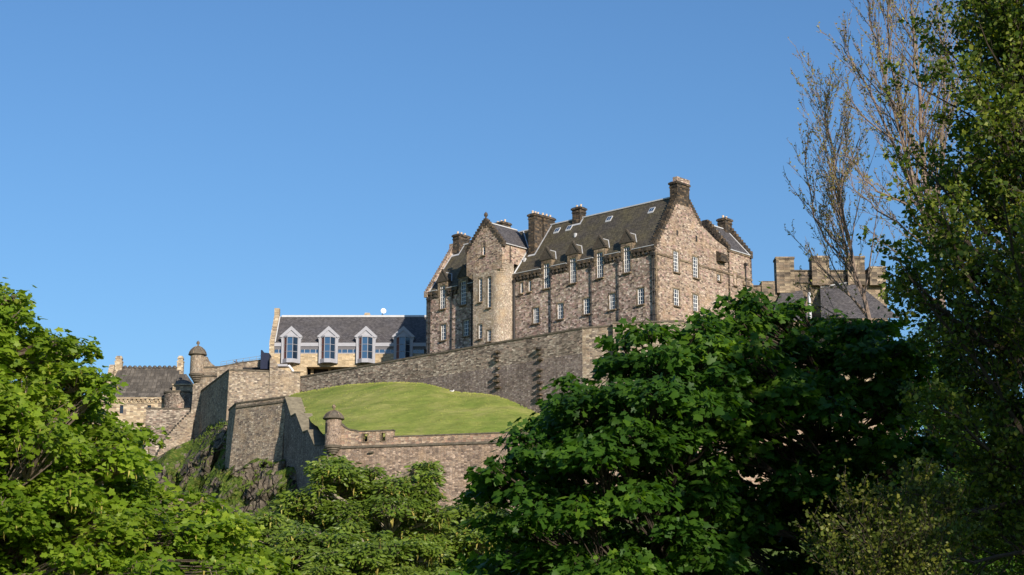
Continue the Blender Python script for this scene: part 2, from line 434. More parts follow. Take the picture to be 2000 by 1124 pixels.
def groundmat():
    t = NT('garden_ground'); obj = t.n('NewGeometry').outputs['Position']
    c = t.ramp(t.noise(obj, 0.05, 6, 0.7), [(0.35, (0.05, 0.085, 0.018)), (0.6, (0.10, 0.14, 0.03))])
    c = t.mix(1.0, c, t.ramp(t.noise(obj, 1.5, 8, 0.8), [(0.3, 0.6), (0.7, 1.4)]), 'MULTIPLY')
    t.surf(c, 0.95, t.noise(obj, 3, 8, 0.8), 0.6, 0.1, 0.1); return t.m
M['ground'] = groundmat()

# ================================================================== main castle building
K = at(1283, 630, 260)
F = Fr(K.x, K.y, -47.4, -1)          # long front: s runs away to the left
G = Fr(K.x, K.y, 42.6, 1)            # gable end: s runs away to the right
ZE, ZR, VR, ZB = 66.8, 76.1, 6.9, 42.0
SL = F.hit(833, 570)[0]              # left end of the front
def roof_z(v): return ZE + (ZR - ZE) * v / VR
base = Vector(F.P(20, -6, ZB))
hall = empty('stone_hall', base, 'large crow-stepped pinkish stone castle building with mossy slate roof, tall chimneys and white sash windows', 'castle building')

def sash(parent, fr, s0, s1, z0, z1, o, cols, rows, arched=False, name='window', bar=0.06, sill=True, margin=0.0, mo=0.0):
    """white sash frame as a part, its pane and sill as sub-parts"""
    b = MB(); d = 0.07; e = 0.105
    b.box(fr, s0, s0 + e, o - d, o, z0, z1); b.box(fr, s1 - e, s1, o - d, o, z0, z1)
    b.box(fr, s0 + e, s1 - e, o - d, o, z0, z0 + e * 1.3); b.box(fr, s0 + e, s1 - e, o - d, o, z1 - e, z1)
    for i in range(1, cols):
        x = s0 + (s1 - s0) * i / cols
        b.box(fr, x - bar / 2, x + bar / 2, o - d, o - 0.01, z0 + e, z1 - e)
    for j in range(1, rows):
        z = z0 + (z1 - z0) * j / rows
        w = bar * (1.5 if j == rows // 2 else 1.0)
        b.box(fr, s0 + e, s1 - e, o - d + 0.005, o - 0.015, z - w / 2, z + w / 2)
    w = b.build(name, M['white'], parent, Vector(fr.P((s0 + s1) / 2, o, z0)))
    g = MB(); g.box(fr, s0 + 0.02, s1 - 0.02, o - d - 0.03, o - d + 0.012, z0 + 0.02, z1 - 0.02)
    g.build('pane', M['glass'], w)
    if sill:
        g = MB(); g.box(fr, s0 - 0.18, s1 + 0.18, o - 0.1, o + 0.48, z0 - 0.20, z0 - 0.02)
        g.build('sill', M['dressed'], w)
    if margin:
        g = MB(); stonemargin(g, fr, s0, s1, z0, min(z1, mo) if mo else z1, margin, top=not mo)
        g.build('stone_margin', M['dressed'], w)
    return w

def stonemargin(b, fr, s0, s1, z0, z1, w=0.22, o=0.025, top=True):
    b.box(fr, s0 - w, s0, -0.12, o, z0 - 0.1, z1 + (w if top else 0))
    b.box(fr, s1, s1 + w, -0.12, o, z0 - 0.1, z1 + (w if top else 0))
    if top: b.box(fr, s0, s1, -0.12, o, z1, z1 + w)

# --- front openings
front_low = []; front_up = []
for px, py in [(1047, 632), (1094.5, 623), (1145.5, 614), (1196, 604.5), (1251.5, 595)]:
    s, z = F.hit(px, py); front_low.append((s - 0.66, s + 0.66, 57.85, 60.45))
for px, py in [(1068, 563), (1119.5, 555), (1172, 545), (1225, 534.5)]:
    s, z = F.hit(px, py); front_up.append((s - 0.66, s + 0.66, 63.3, 67.45))
left_low = []; left_up = []
for px, y in [(866, 665), (910, 657)]:
    s, z = F.hit(px, y); left_low.append((s - 0.66, s + 0.66, z, z + 2.75))
for px, y in [(864.5, 604), (905, 596)]:
    s, z = F.hit(px, y); left_up.append((s - 0.68, s + 0.68, 63.3, 67.45))
small = []
for px, y in [(1018.8, 573.5), (1034.6, 570)]:
    s, z = F.hit(px, y); small.append((s - 0.32, s + 0.32, z, z + 1.85))
holes = front_low + left_low + small + [(a, b, c, ZE) for a, b, c, d in front_up + left_up]
w = MB()
w.wall(F, 0, SL, ZB, ZE, holes, 0, 0.42)
w.build('front_wall', M['rubble'], hall)
w = MB()
w.quad(F.P(SL, 0, ZB), F.P(SL, -2 * VR, ZB), F.P(SL, -2 * VR, ZE), F.P(SL, 0, ZE))
w.add([F.P(SL, 0, ZE), F.P(SL, -2 * VR, ZE), F.P(SL, -VR, ZR)], [(0, 1, 2)])
w.quad(F.P(0.0, -2 * VR, ZB), F.P(SL, -2 * VR, ZB), F.P(SL, -2 * VR, ZE), F.P(0.0, -2 * VR, ZE))
w.build('rear_wall', M['rubble'], hall)

# --- gable end wall, windows cut out below the eaves line
gw = []
for a, b, c, d in [(1315.6, 1326, 491, 532.4), (1353.6, 1364.2, 502, 543.5), (1316, 1327, 565, 598), (1354, 1364.5, 576, 609), (1401, 1407, 536.5, 549.6), (1433.5, 1438.3, 534, 558.5), (1317, 1327, 629.5, 643)]:
    s0 = G.hit(a, d)[0]; s1 = G.hit(b, d)[0]; z0 = G.hit((a + b) / 2, d)[1]; z1 = G.hit((a + b) / 2, c)[1]
    gw.append((s0, s1, z0, z1))
VE = G.hit(1467, 510)[0]
ZG = 69.6
V2 = G.hit(1420, 485)[0]
w = MB()
ztop = 66.7
w.wall(G, 0, VE, ZB, ztop, [(a, b, c, d) for a, b, c, d in gw], 0, 0.40)
# raking upper part of the gable
up = [(0, ztop), (VE, ztop), (VE, ZG), (V2, ZG), G.hit(1399, 470), G.hit(1376, 447), G.hit(1369, 438), G.hit(1346, 392), (9.2, 79.0), (5.9, 79.0), (5.9, 75.2), (0.25, 67.2), (0, 67.2)]
w.prism(G, up, -0.9, 0.0)
w.build('gable_wall', M['gable'], hall)
w = MB()                                                       # small slits and the lean-to hood high on the gable
for a, b, c, d in [(1321, 1324, 450, 460), (1358.5, 1362, 460.5, 472)]:
    s0 = G.hit(a, d)[0]; s1 = G.hit(b, d)[0]; z0 = G.hit(a, d)[1]; z1 = G.hit(a, c)[1]
    w = MB(); w.box(G, s0, s1, -0.1, 0.03, z0, z1); w.build('vent_slit', M['dark'], hall)
s0, z0 = G.hit(1399, 511); s1 = G.hit(1413, 511)[0]
w = MB(); w.prism(Fr(*G.P(s0, 0, 0)[:2], G.az + 90, 1), [(0, z0), (0.9, z0), (0.9, z0 + 1.2), (0, z0 + 1.75)], -(s1 - s0), 0)
w.build('stone_hood', M['soot_shadow'], hall)
# string course and base of gable
cut = sorted((a - 0.26, b + 0.26) for a, b, c, d in gw if c < 65.6 < d + 0.3)
cur = -0.08
for a, b in cut + [(VE + 0.05, 0)]:
    w = MB(); w.box(G, cur, a, 0.0, 0.14, 65.33, 65.62); w.build('string_course', M['dressed'], hall); cur = b
w = MB()
w.box(F, -0.1, -0.0, 0.0, 0.12, 65.33, 65.62)
w.build('string_course', M['dressed'], hall)
# quoins at the near corner
w = MB()
for i in range(26):
    z = 46 + i * 0.76; L = 0.75 if i % 2 else 0.42; L2 = 0.42 if i % 2 else 0.75
    w.box(F, -0.03, L, -0.3, 0.03, z + 0.02, z + 0.74); w.box(G, 0, L2, -0.3, 0.031, z + 0.02, z + 0.74)
w.build('quoins', M['dressed'], hall)

# --- windows
for h in front_low: sash(hall, F, *h[:2], h[2], h[3], -0.15, 3, 4, margin=0.2)
for h in left_low: sash(hall, F, *h[:2], h[2], h[3], -0.15, 3, 4, margin=0.2)
for h in front_up + left_up: sash(hall, F, *h[:2], h[2], h[3], -0.13, 3, 6, margin=0.22, mo=65.2)
for h in small: sash(hall, F, *h[:2], h[2], h[3] , -0.15, 2, 3, bar=0.04, margin=0.18)
for i, h in enumerate(gw): sash(hall, G, *h[:2], h[2], h[3], -0.14, margin=0.24, *((3, 6) if i < 2 else (3, 4) if i in (2, 3, 6) else (1, 3)))
# --- main roof with lead ridge and eaves gutter
w = MB()
ov = 0.28
def rp(s, v, dz=0.0): return F.P(s, -v, roof_z(v) + dz)
S0r, S1r = 0.75, SL - 0.7
cur = S0r
for h in sorted(front_up + left_up):
    c = (h[0] + h[1]) / 2; v1 = 1.0
    w.quad(rp(cur, -ov), rp(c - 1.0, -ov), rp(c - 1.0, VR), rp(cur, VR))
    w.quad(rp(c - 1.0, v1), rp(c + 1.0, v1), rp(c + 1.0, VR), rp(c - 1.0, VR)); cur = c + 1.0
w.quad(rp(cur, -ov), rp(S1r, -ov), rp(S1r, VR), rp(cur, VR))
w.quad(F.P(S0r, -2 * VR - ov, ZE - 0.3), F.P(S1r, -2 * VR - ov, ZE - 0.3), rp(S1r, VR), rp(S0r, VR))
w.build('roof', M['slate_moss'], hall)
w = MB(); w.box(F, S0r, S1r, -VR - 0.22, -VR + 0.22, ZR - 0.08, ZR + 0.12)
w.build('ridge_lead', M['lead'], hall)
allup = sorted(front_up + left_up)
segs = []; cur = 0.0
for h in allup:
    segs.append((cur, h[0] - 0.5)); cur = h[1] + 0.5
segs.append((cur, SL))
for a, b in segs:
    w = MB(); w2 = MB(); w3 = MB()
    if b - a < 0.1: continue
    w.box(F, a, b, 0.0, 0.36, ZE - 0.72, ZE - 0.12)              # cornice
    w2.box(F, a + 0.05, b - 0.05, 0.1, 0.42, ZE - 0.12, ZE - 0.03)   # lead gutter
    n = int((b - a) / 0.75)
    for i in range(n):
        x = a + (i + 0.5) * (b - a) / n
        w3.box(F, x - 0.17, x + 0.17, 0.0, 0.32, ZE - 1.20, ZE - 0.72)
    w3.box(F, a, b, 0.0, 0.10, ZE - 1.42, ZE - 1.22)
    w.build('cornice', M['soot_shadow'], hall); w2.build('gutter', M['lead'], hall); w3.build('corbel_table', M['soot_shadow'], hall)

def crow(b, fr, sa, za, sb, zb, n, o0, o1, lift=0.25, drop=1.2):
    for i in range(n):
        x0 = sa + (sb - sa) * i / n; x1 = sa + (sb - sa) * (i + 1) / n
        zt = za + (zb - za) * (i + 1) / n + lift
        b.box(fr, min(x0, x1) - 0.03, max(x0, x1) + 0.03, o0, o1, zt - drop, zt)
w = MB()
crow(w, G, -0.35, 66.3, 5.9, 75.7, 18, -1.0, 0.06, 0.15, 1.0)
w.build('crow_steps', M['soot_shadow'], hall); w = MB()
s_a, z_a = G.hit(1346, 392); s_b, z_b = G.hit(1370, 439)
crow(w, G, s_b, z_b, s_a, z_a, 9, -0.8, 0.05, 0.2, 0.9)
w.build('crow_steps', M['soot_shadow'], hall)
GL = Fr(*F.P(SL, 0, 0)[:2], 42.6, 1)
w = MB()
crow(w, GL, -0.45, 66.2, VR - 1.2, 75.1, 19, -0.15, 0.62, 0.25, 1.1)
w.box(GL, VR - 1.3, VR + 1.3, -0.12, 0.62, 74, 76.4)
w.build('left_crow_steps', M['gable'], hall)
w = MB()                                                        # lead skew beside each crow-stepped gable
w.add([F.P(SL - 0.55, ov, ZE - 0.25), F.P(SL - 0.95, ov, ZE - 0.25), F.P(SL - 0.95, -VR, ZR + 0.13), F.P(SL - 0.55, -VR, ZR + 0.13)], [(0, 1, 2, 3)])
w.build('skew_flashing', M['lead'], hall)

def chimney(fr, s0, s1, o0, o1, z0, z1, pots, mat='soot_shadow', cap=0.18, parent=hall, along='s', pot_h=0.45, band=None):
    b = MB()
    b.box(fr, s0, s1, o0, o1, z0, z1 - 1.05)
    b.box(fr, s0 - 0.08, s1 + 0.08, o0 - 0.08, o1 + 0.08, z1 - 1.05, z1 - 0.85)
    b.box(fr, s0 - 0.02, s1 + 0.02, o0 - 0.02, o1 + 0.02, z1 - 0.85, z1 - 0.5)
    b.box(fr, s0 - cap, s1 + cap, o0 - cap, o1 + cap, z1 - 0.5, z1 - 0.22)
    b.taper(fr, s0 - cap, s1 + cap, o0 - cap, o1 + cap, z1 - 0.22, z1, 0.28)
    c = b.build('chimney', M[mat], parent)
    for i in range(pots):
        f = (i + 0.5) / pots
        if along == 's': x, y = s0 + (s1 - s0) * f, (o0 + o1) / 2
        else: x, y = (s0 + s1) / 2, o0 + (o1 - o0) * f
        p = fr.P(x, y, 0); q = MB()
        q.lathe(p[0], p[1], [(0.0, z1 - 0.05), (0.19, z1 - 0.05), (0.16, z1 + pot_h * 0.7), (0.2, z1 + pot_h * 0.75), (0.2, z1 + pot_h), (0.13, z1 + pot_h), (0.0, z1 + pot_h - 0.1)], 10)
        q.build('pot', M['pot'], c)
    return c
zc5 = G.hit(1334, 353)[1]
chimney(G, 5.85, 8.95, -1.5, 0.02, 74.5, zc5 - 0.25, 4)
# double stack: narrow front, long down the slope
s3 = F.hit(1032, 476, -2.6)[0]
chimney(F, s3 - 1.35, s3, -4.6, -2.6, 69.0, F.hit(1040, 416, -2.6)[1], 3, along='o')
chimney(F, s3 - 1.3, s3 - 0.05, -7.8, -5.0, 70.0, F.hit(1040, 416, -2.6)[1] + 0.1, 3, along='o')
s4 = F.hit(1118, 430, -VR + 0.7)[0]
chimney(F, s4 - 1.7, s4, -VR - 0.75, -VR + 0.75, 74.0, F.hit(1120, 405.5, -VR + 0.7)[1], 2)
s1c = F.hit(884.5, 480, -VR + 1.3)[0]
chimney(F, s1c - 1.5, s1c, -VR - 1.4, -VR + 1.3, 73.5, F.hit(890, 457, -VR + 1.3)[1], 3, along='o')
s2c = F.hit(961, 440, -9.5)[0]
chimney(F, s2c - 2.6, s2c, -11.5, -9.5, 66.0, F.hit(975, 433, -9.5)[1], 3)
w = MB()                                                        # lead aprons where the stacks meet the slates
def apron(s0, s1, v0, v1, wd=0.16):
    for a, b_, c_, d_ in [((s0 - wd, v0), (s0, v0), (s0, v1), (s0 - wd, v1)), ((s0 - wd, v0 - 0.25), (s1, v0 - 0.25), (s1, v0), (s0 - wd, v0))]:
        w.quad(rp(a[0], a[1], 0.05), rp(b_[0], b_[1], 0.05), rp(c_[0], c_[1], 0.05), rp(d_[0], d_[1], 0.05))
apron(s3 - 1.35, s3, 2.6, VR - 0.05, 0.3); apron(s4 - 1.7, s4, VR - 0.8, VR - 0.05, 0.3); apron(s1c - 1.5, s1c, VR - 1.4, VR - 0.05, 0.3)
w.build('chimney_flashing', M['lead'], hall)

# --- stone dormers
for k, h in enumerate(front_up + left_up):
    c = (h[0] + h[1]) / 2; hw = 1.12
    o1 = 0.10; zt = 67.5; v1 = (zt + 0.55 - ZE) / (ZR - ZE) * VR + 0.25
    b = MB()
    b.box(F, c - hw, h[0], -v1, o1, ZE - 1.4, zt + 0.55); b.box(F, h[1], c + hw, -v1, o1, ZE - 1.4, zt + 0.55)
    b.box(F, h[0], h[1], -v1, o1, zt - 0.05, zt + 0.55)
    b.box(F, h[0], h[1], -v1 - 0.1, -v1, ZE - 0.5, zt)
    D = b.build('dormer', M['dressed'], hall)
    b = MB(); zp = zt + 0.55
    b.box(F, c - hw - 0.28, c + hw + 0.28, -0.35, 0.22, zp, zp + 0.16)
    b.prism(F, [(c - hw - 0.3, zp + 0.2), (c + hw + 0.3, zp + 0.2), (c + 0.03, zp + 2.0), (c - 0.03, zp + 2.0)], -0.35, 0.12)
    for sg in (-1, 1):
        e0_, e1_ = c + sg * (hw + 0.36), c + sg * (hw + 0.02)
        b.prism(F, [(e0_, zp + 0.2), (e1_, zp + 0.2), (c, zp + 1.85), (c, zp + 2.25)], -0.33, 0.20)
    b.build('pediment', M['pediment'], D)
    b = MB(); zr = zp + 1.7; vb = (zr - ZE) / (ZR - ZE) * VR; ve = (zp - ZE) / (ZR - ZE) * VR
    L = c + hw + 0.12; Rr = c - hw - 0.12
    b.add([F.P(c, -0.3, zr), F.P(c, -vb - 0.1, zr), F.P(Rr, -ve - 0.1, zp), F.P(Rr, -0.3, zp), F.P(L, -ve - 0.1, zp), F.P(L, -0.3, zp)],
          [(0, 1, 2, 3), (0, 5, 4, 1)])
    b.build('dormer_roof', M['slate_moss'], D)
    b = MB()
    b.tube([F.P(c, -0.3, zr + 0.04), F.P(c, -vb, zr + 0.04)], 0.085, 4)
    b.tube([F.P(c, -vb, zr + 0.06), F.P(Rr, -ve, zp + 0.08)], 0.085, 4)
    b.tube([F.P(c, -vb, zr + 0.06), F.P(L, -ve, zp + 0.08)], 0.085, 4)
    b.build('dormer_flashing', M['lead'], D)

# --- skylights
for px, py in [(1088, 451.5), (1111.5, 446.5), (1189.5, 429), (1272.5, 412)]:
    # find roof point under the pixel
    best = None
    for k in range(200):
        v = VR * k / 200; s, z = F.hit(px, py, -v)
        d = abs(z - roof_z(v))
        if best is None or d < best[0]: best = (d, s, v)
    _, s, v = best
    b = MB(); a0, a1, v0, v1 = s - 0.55, s + 0.55, v - 0.34, v + 0.34
    q = [rp(a0, v0, 0.16), rp(a1, v0, 0.16), rp(a1, v1, 0.16), rp(a0, v1, 0.16)]
    q2 = [rp(a0, v0, -0.05), rp(a1, v0, -0.05), rp(a1, v1, -0.05), rp(a0, v1, -0.05)]
    b.add(q + q2, [(0, 1, 2, 3), (0, 4, 5, 1), (1, 5, 6, 2), (2, 6, 7, 3), (3, 7, 4, 0)])
    sk = b.build('skylight', M['lead'], hall)
    b = MB()
    for x in (a0 + 0.12, s + 0.04):
        b.quad(rp(x, v0 + 0.1, 0.175), rp(x + 0.40, v0 + 0.1, 0.175), rp(x + 0.40, v1 - 0.1, 0.175), rp(x, v1 - 0.1, 0.175))
    b.build('pane', M['glass_blue'], sk)
for px, py in [(1124, 462), (1046, 476), (1025, 510)]:
    best = None
    for k in range(200):
        v = VR * k / 200; s, z = F.hit(px, py, -v); d = abs(z - roof_z(v))
        if best is None or d < best[0]: best = (d, s, v)
    _, s, v = best
    b = MB(); z = roof_z(v); b.box(F, s - 0.16, s + 0.16, -v - 0.2, -v + 0.2, z - 0.2, z + 0.5)
    b.build('roof_vent', M['lead'], hall)

# --- drainpipes with hopper heads
def pipe(fr, px, py, z0, z1, parent, o=0.22, r=0.085, hop=True):
    s = fr.hit(px, py, o)[0]; b = MB()
    b.tube([fr.P(s, o, z0), fr.P(s, o, z1)], r, 6)
    z = z0 + 1
    while z < z1:
        b.box(fr, s - 0.16, s + 0.16, 0, o + 0.1, z, z + 0.1); z += 1.8
    if hop: b.taper(fr, s - 0.2, s + 0.2, o - 0.16, o + 0.2, z1, z1 + 0.45, -0.06)
    b.build('drainpipe', M['iron'], parent)
for px, py in [(1075.5, 600), (1155, 600), (1208, 590), (1274.5, 560), (1278, 560), (882.5, 620), (921, 620), (836, 620), (840, 620)]:
    pipe(F, px, py, 44, 65.1, hall)
pipe(G, 1457, 540, 50, 67.5, hall)

# --- link and right-hand wing behind the gable
w = MB()
w.box(G, 0.9, VE, -9.0, -0.9, ZB, 66.0)
w.box(G, V2 + 0.02, VE, -8.2, -0.02, 60, ZG)
w.box(G, 12.5, V2, -8.0, -0.91, 64, 69.2)
w.build('wing_wall', M['gable'], hall)
ZW = 74.6; UW = 4.3
w = MB()
w.quad(G.P(V2 + 0.5, 0.2, ZG), G.P(VE - 0.5, 0.2, ZG), G.P(VE - 0.5, -UW, ZW), G.P(V2 + 0.5, -UW, ZW))
w.quad(G.P(V2 + 0.5, -2 * UW, ZG), G.P(VE - 0.5, -2 * UW, ZG), G.P(VE - 0.5, -UW, ZW), G.P(V2 + 0.5, -UW, ZW))
w.build('wing_roof', M['slate_grey'], hall)
w = MB()
w.box(G, V2 + 0.4, VE - 0.4, -UW - 0.15, -UW + 0.15, ZW - 0.05, ZW + 0.12)
w.box(G, V2 + 0.4, VE - 0.4, 0.05, 0.28, ZG - 0.1, ZG + 0.03)
w.quad(G.P(VE - 0.9, 0.2, ZG + 0.06), G.P(VE - 0.45, 0.2, ZG + 0.06), G.P(VE - 0.45, -UW, ZW + 0.06), G.P(VE - 0.9, -UW, ZW + 0.06))
w.build('wing_flashing', M['lead'], hall)
w = MB()
for vv in (V2, VE - 0.25):
    Q = Fr(*G.P(vv + 0.55 if vv == V2 else vv + 0.35, 0, 0)[:2], -47.4, -1)   # faces the long-front side
    Q.n = F.n
    w.prism(Q, [(0, 60), (2 * UW, 60), (2 * UW, ZG), (UW, ZW + 0.2), (0, ZG)], -0.02, 0.52)
    crow(w, Q, -0.25, ZG - 0.2, UW - 0.5, ZW - 0.1, 9, -0.06, 0.60, 0.35, 1.2)
    crow(w, Q, 2 * UW + 0.25, ZG - 0.2, UW + 0.5, ZW - 0.1, 9, -0.06, 0.60, 0.35, 1.2)
    w.box(Q, UW - 0.55, UW + 0.55, -0.06, 0.60, ZW - 0.6, ZW + 0.55)
w.build('wing_gable', M['soot_shadow'], hall)
chimney(G, VE - 1.7, VE + 0.1, -UW - 1.0, -UW + 0.6, ZW - 1.6, G.hit(1426, 430, -UW)[1], 2)
s_, z_ = G.hit(1437, 462, -UW + 1.5)
b = MB(); b.quad(G.P(V2 + 1.5, -2.6, ZG + 3.1 + 0.15), G.P(V2 + 2.2, -2.6, ZG + 3.1 + .15), G.P(V2 + 2.2, -3.6, ZG + 4.25 + .15), G.P(V2 + 1.5, -3.6, ZG + 4.25 + .15)); b.build('skylight', M['lead'], hall)
w = MB()
w.box(G, V2 - 0.1, VE + 0.1, 0.0, 0.16, ZG - 0.4, ZG - 0.1)
w.build('wing_cornice', M['dressed'], hall); w = MB()
w.box(G, VE - 2.6, VE + 0.1, 0.0, 0.22, 64.3, 64.9)
w.build('string_course', M['dressed'], hall)

# ================================================================== stair tower with square cap house
PT = 2.85
tL = F.hit(924, 600, PT)[0]; capL = F.hit(911.5, 500, PT)[0]; capR = F.hit(980.5, 500, PT)[0]
RA = 1.9; tC = capR + RA
zcap = F.hit(950, 531, PT)[1]
tw = []
for a, b_, c_, d_ in [(934.8, 941.5, 544, 591), (951.6, 958.8, 541.5, 602), (934, 941.5, 633.5, 663), (951.2, 959, 645, 668)]:
    s1_, z0_ = F.hit(a, d_, PT); s0_ = F.hit(b_, d_, PT)[0]; z1_ = F.hit((a + b_) / 2, c_, PT)[1]
    tw.append((s0_, s1_, z0_, z1_))
a, b_, c_, d_ = 942, 947.6, 476.8, 499.8
cw = (F.hit(b_, d_, PT)[0], F.hit(a, d_, PT)[0], F.hit(a, d_, PT)[1], F.hit(a, c_, PT)[1])
tower = MB()
FT = F.shifted(0, PT)
tower.wall(FT, tC, tL, ZB, zcap, tw, 0, 0.38)
tower.quad(F.P(tL, PT, ZB), F.P(tL, -0.1, ZB), F.P(tL, -0.1, zcap), F.P(tL, PT, zcap))
NS = 22
arc = [(tC - RA * math.sin(R(90 * i / NS)), PT * math.cos(R(90 * i / NS))) for i in range(NS + 1)]
zrd = zcap - 1.2
for i in range(NS):
    a, b_ = arc[i], arc[i + 1]
    tower.quad(F.P(*a, ZB), F.P(*b_, ZB), F.P(*b_, zrd), F.P(*a, zrd))
tw_o = tower.build('stair_tower', M['tower'], hall)
# corbelled transition from the round corner to the square cap house
cb = MB(); steps = 7; zt1 = F.hit(968, 520, PT)[1] + 0.6
for k in range(steps):
    f0 = (k / steps); f1 = ((k + 1) / steps)
    z0_ = zrd + (zt1 - zrd) * f0; z1_ = zrd + (zt1 - zrd) * f1
    g = f1 ** 1.6
    pts = []
    for (x, y) in arc:
        # blend the arc towards the square corner (capR, PT)
        m = max(abs(tC - x) / RA, abs(y) / PT)
        sx = tC + (x - tC) / m; sy = y / m
        pts.append((x + (sx - x) * g, y + (sy - y) * g))
    n = len(pts)
    vs = [F.P(p[0], p[1], z0_) for p in pts] + [F.P(p[0], p[1], z1_) for p in pts] + [F.P(tC, 0, z0_), F.P(tC, 0, z1_)]
    fs = [(i, i + 1, n + i + 1, n + i) for i in range(n - 1)]
    fs += [(2 * n, i + 1, i) for i in range(n - 1)]
    cb.add(vs, fs)
cb.build('corbelling', M['tower'], tw_o)
for h in tw:
    sash(hall, FT, h[0], h[1], h[2], h[3], -0.15, 2, 8 if h[3] - h[2] > 3 else 4, bar=0.06, margin=0.16)
# cap house
zfoot = F.hit(984, 473, PT)[1]; zfl = zfoot
mid = F.hit(947, 430, PT)[0]; zap = F.hit(947, 432, PT)[1]
ctop = F.hit(947, 424, PT)[1]
ch = MB()
ch.wall(FT, capR, capL, zcap, zfoot, [cw], 0, 0.35)
ch.prism(FT, [(capR, zfoot), (capL, zfoot), (mid, zap - 0.3)], -0.55, 0.0)
ch.quad(F.P(capR, PT, zt1), F.P(capR, -6, zt1), F.P(capR, -6, zfoot), F.P(capR, PT, zfoot))
ch.quad(F.P(capL, PT, zcap), F.P(capL, -6, zcap), F.P(capL, -6, zfoot), F.P(capL, PT, zfoot))
ch.quad(F.P(tC, PT, zcap), F.P(capL, PT, zcap), F.P(capL, 0, zcap), F.P(tC, 0, zcap))
cho = ch.build('cap_house', M['gable'], hall)
ccb = MB()
ccb.prism(F, [(tL, zcap - 1.0), (tL, zcap), (capL, zcap)], 0.0, PT - 0.002)
ccb.build('left_corbel', M['dressed'], hall)
sash(hall, FT, cw[0], cw[1], cw[2], cw[3], -0.15, 1, 3, bar=0.05, margin=0.16)
w = MB()
crow(w, FT, capR - 0.3, zfoot - 0.3, mid - 0.25, ctop - 0.75, 11, -0.6, 0.05, 0.25, 1.0)
w.build('crow_steps', M['soot_shadow'], hall); w = MB()
crow(w, FT, capL + 0.3, zfoot - 0.3, mid + 0.25, ctop - 0.75, 11, -0.6, 0.05, 0.25, 1.0)
w.box(FT, mid - 0.3, mid + 0.3, -0.55, 0.05, zap - 1.2, ctop - 0.25)
w.build('crow_steps', M['soot_shadow'], hall)
p = F.P(mid, PT - 0.25, 0); w = MB()
w.lathe(p[0], p[1], [(0, ctop - 0.3), (0.2, ctop - 0.3), (0.12, ctop - 0.05), (0.3, ctop + 0.2), (0.34, ctop + 0.45), (0.22, ctop + 0.72), (0.06, ctop + 0.85), (0, ctop + 1.0)], 12)
w.build('finial', M['soot_shadow'], hall, smooth=True)
zrc = zap - 0.15
w = MB()
w.quad(F.P(capR - 0.2, PT - 0.5, zfoot - 0.05), F.P(capR - 0.2, -5.2, zfoot - 0.05), F.P(mid, -5.2, zrc), F.P(mid, PT - 0.5, zrc))
w.quad(F.P(capL + 0.2, PT - 0.5, zfoot - 0.05), F.P(capL + 0.2, -5.2, zfoot - 0.05), F.P(mid, -5.2, zrc), F.P(mid, PT - 0.5, zrc))
w.build('cap_house_roof', M['slate_grey'], hall)
w = MB()
w.box(F, mid - 0.16, mid + 0.16, -5.0, PT - 0.5, zrc - 0.05, zrc + 0.14)
w.box(F, capR - 0.32, capR - 0.08, -4.6, PT - 0.3, zfoot - 0.12, zfoot + 0.0)
vh = (zfoot - ZE) / (ZR - ZE) * VR; vt = (zrc - ZE) / (ZR - ZE) * VR
w.tube([F.P(capR - 0.1, -0.0, ZE + 0.12), F.P(capR - 0.1, -vh, zfoot + 0.05), F.P(mid, -min(vt, VR), min(zrc, ZR) + 0.1)], 0.13, 4)
w.build('cap_house_flashing', M['lead'], hall)
pipe(F, 1004.2, 600, 44, 65.2, hall, o=0.3, r=0.2)
Gc = Fr(*F.P(capR, 0, 0)[:2], 42.6, 1)
b = MB(); b.tube([F.P(capR - 0.15, 1.0, 68.5), F.P(capR - 0.15, 1.0, zfoot - 0.2)], 0.07, 5); b.build('drainpipe', M['iron'], hall)

# ================================================================== slate-roofed range with four bay dormers
YM = 312.0
X = Fr(0, YM, 90, 1)                        # s = x, o towards the camera
def mx(px, Y=YM): return at(px, 670, Y).x
def mz(py, Y=YM): return at(700, py, Y).z
xl, xr = mx(527), mx(852)
rangeb = empty('museum_range', (mx(680), YM + 3, 46), 'low yellow sandstone range under a plain grey slate roof with four pale metal bay dormers', 'building')
ze_, zrid = mz(671), at(700, 619, YM + 5.4).z
zband0, zband1 = mz(691), mz(678)
zund = mz(717)
w = MB()
w.box(X, mx(533.5), xr, -6, 0.0, zund, zband0)
w.box(X, mx(533.5), mx(600), -1.6, -0.05, 44, zund)
w.build('wall', M['sand'], rangeb)
w = MB(); w.box(X, mx(585), xr, -7, -2.5, 44, zund - 0.02)  # solid block; the undercroft's shade is put into its near-black colour
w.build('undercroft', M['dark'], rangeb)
w = MB()
for x in (mx(606), mx(640), mx(690)): w.box(X, x, x + 0.5, -2.45, -1.9, 44, zund - 0.03)
w.build('undercroft_pier', M['sand'], rangeb)
w = MB()
w.quad((mx(536), YM - 0.1, ze_), (xr, YM - 0.1, ze_), (xr, YM + 5.4, zrid), (mx(536), YM + 5.4, zrid))
w.quad((mx(536), YM + 10.9, ze_), (xr, YM + 10.9, ze_), (xr, YM + 5.4, zrid), (mx(536), YM + 5.4, zrid))
w.build('roof', M['slate_grey'], rangeb)
w = MB(); w.box(X, mx(541), xr, -5.6, -5.2, zrid - 0.1, zrid + 0.26); w.build('ridge_lead', M['lead'], rangeb)
w = MB(); w.box(X, mx(536), xr, -0.3, 0.34, ze_ - 0.62, ze_ + 0.05); w.build('eaves_fascia', M['zinc'], rangeb)
w = MB(); w.box(X, mx(536), xr, -0.6, 0.1, zband1 - 0.35, ze_ - 0.62); w.build('soffit', M['soffit'], rangeb)
w = MB(); w.box(X, mx(534), mx(605), -1.0, 0.02, zband0, ze_ - 0.7)
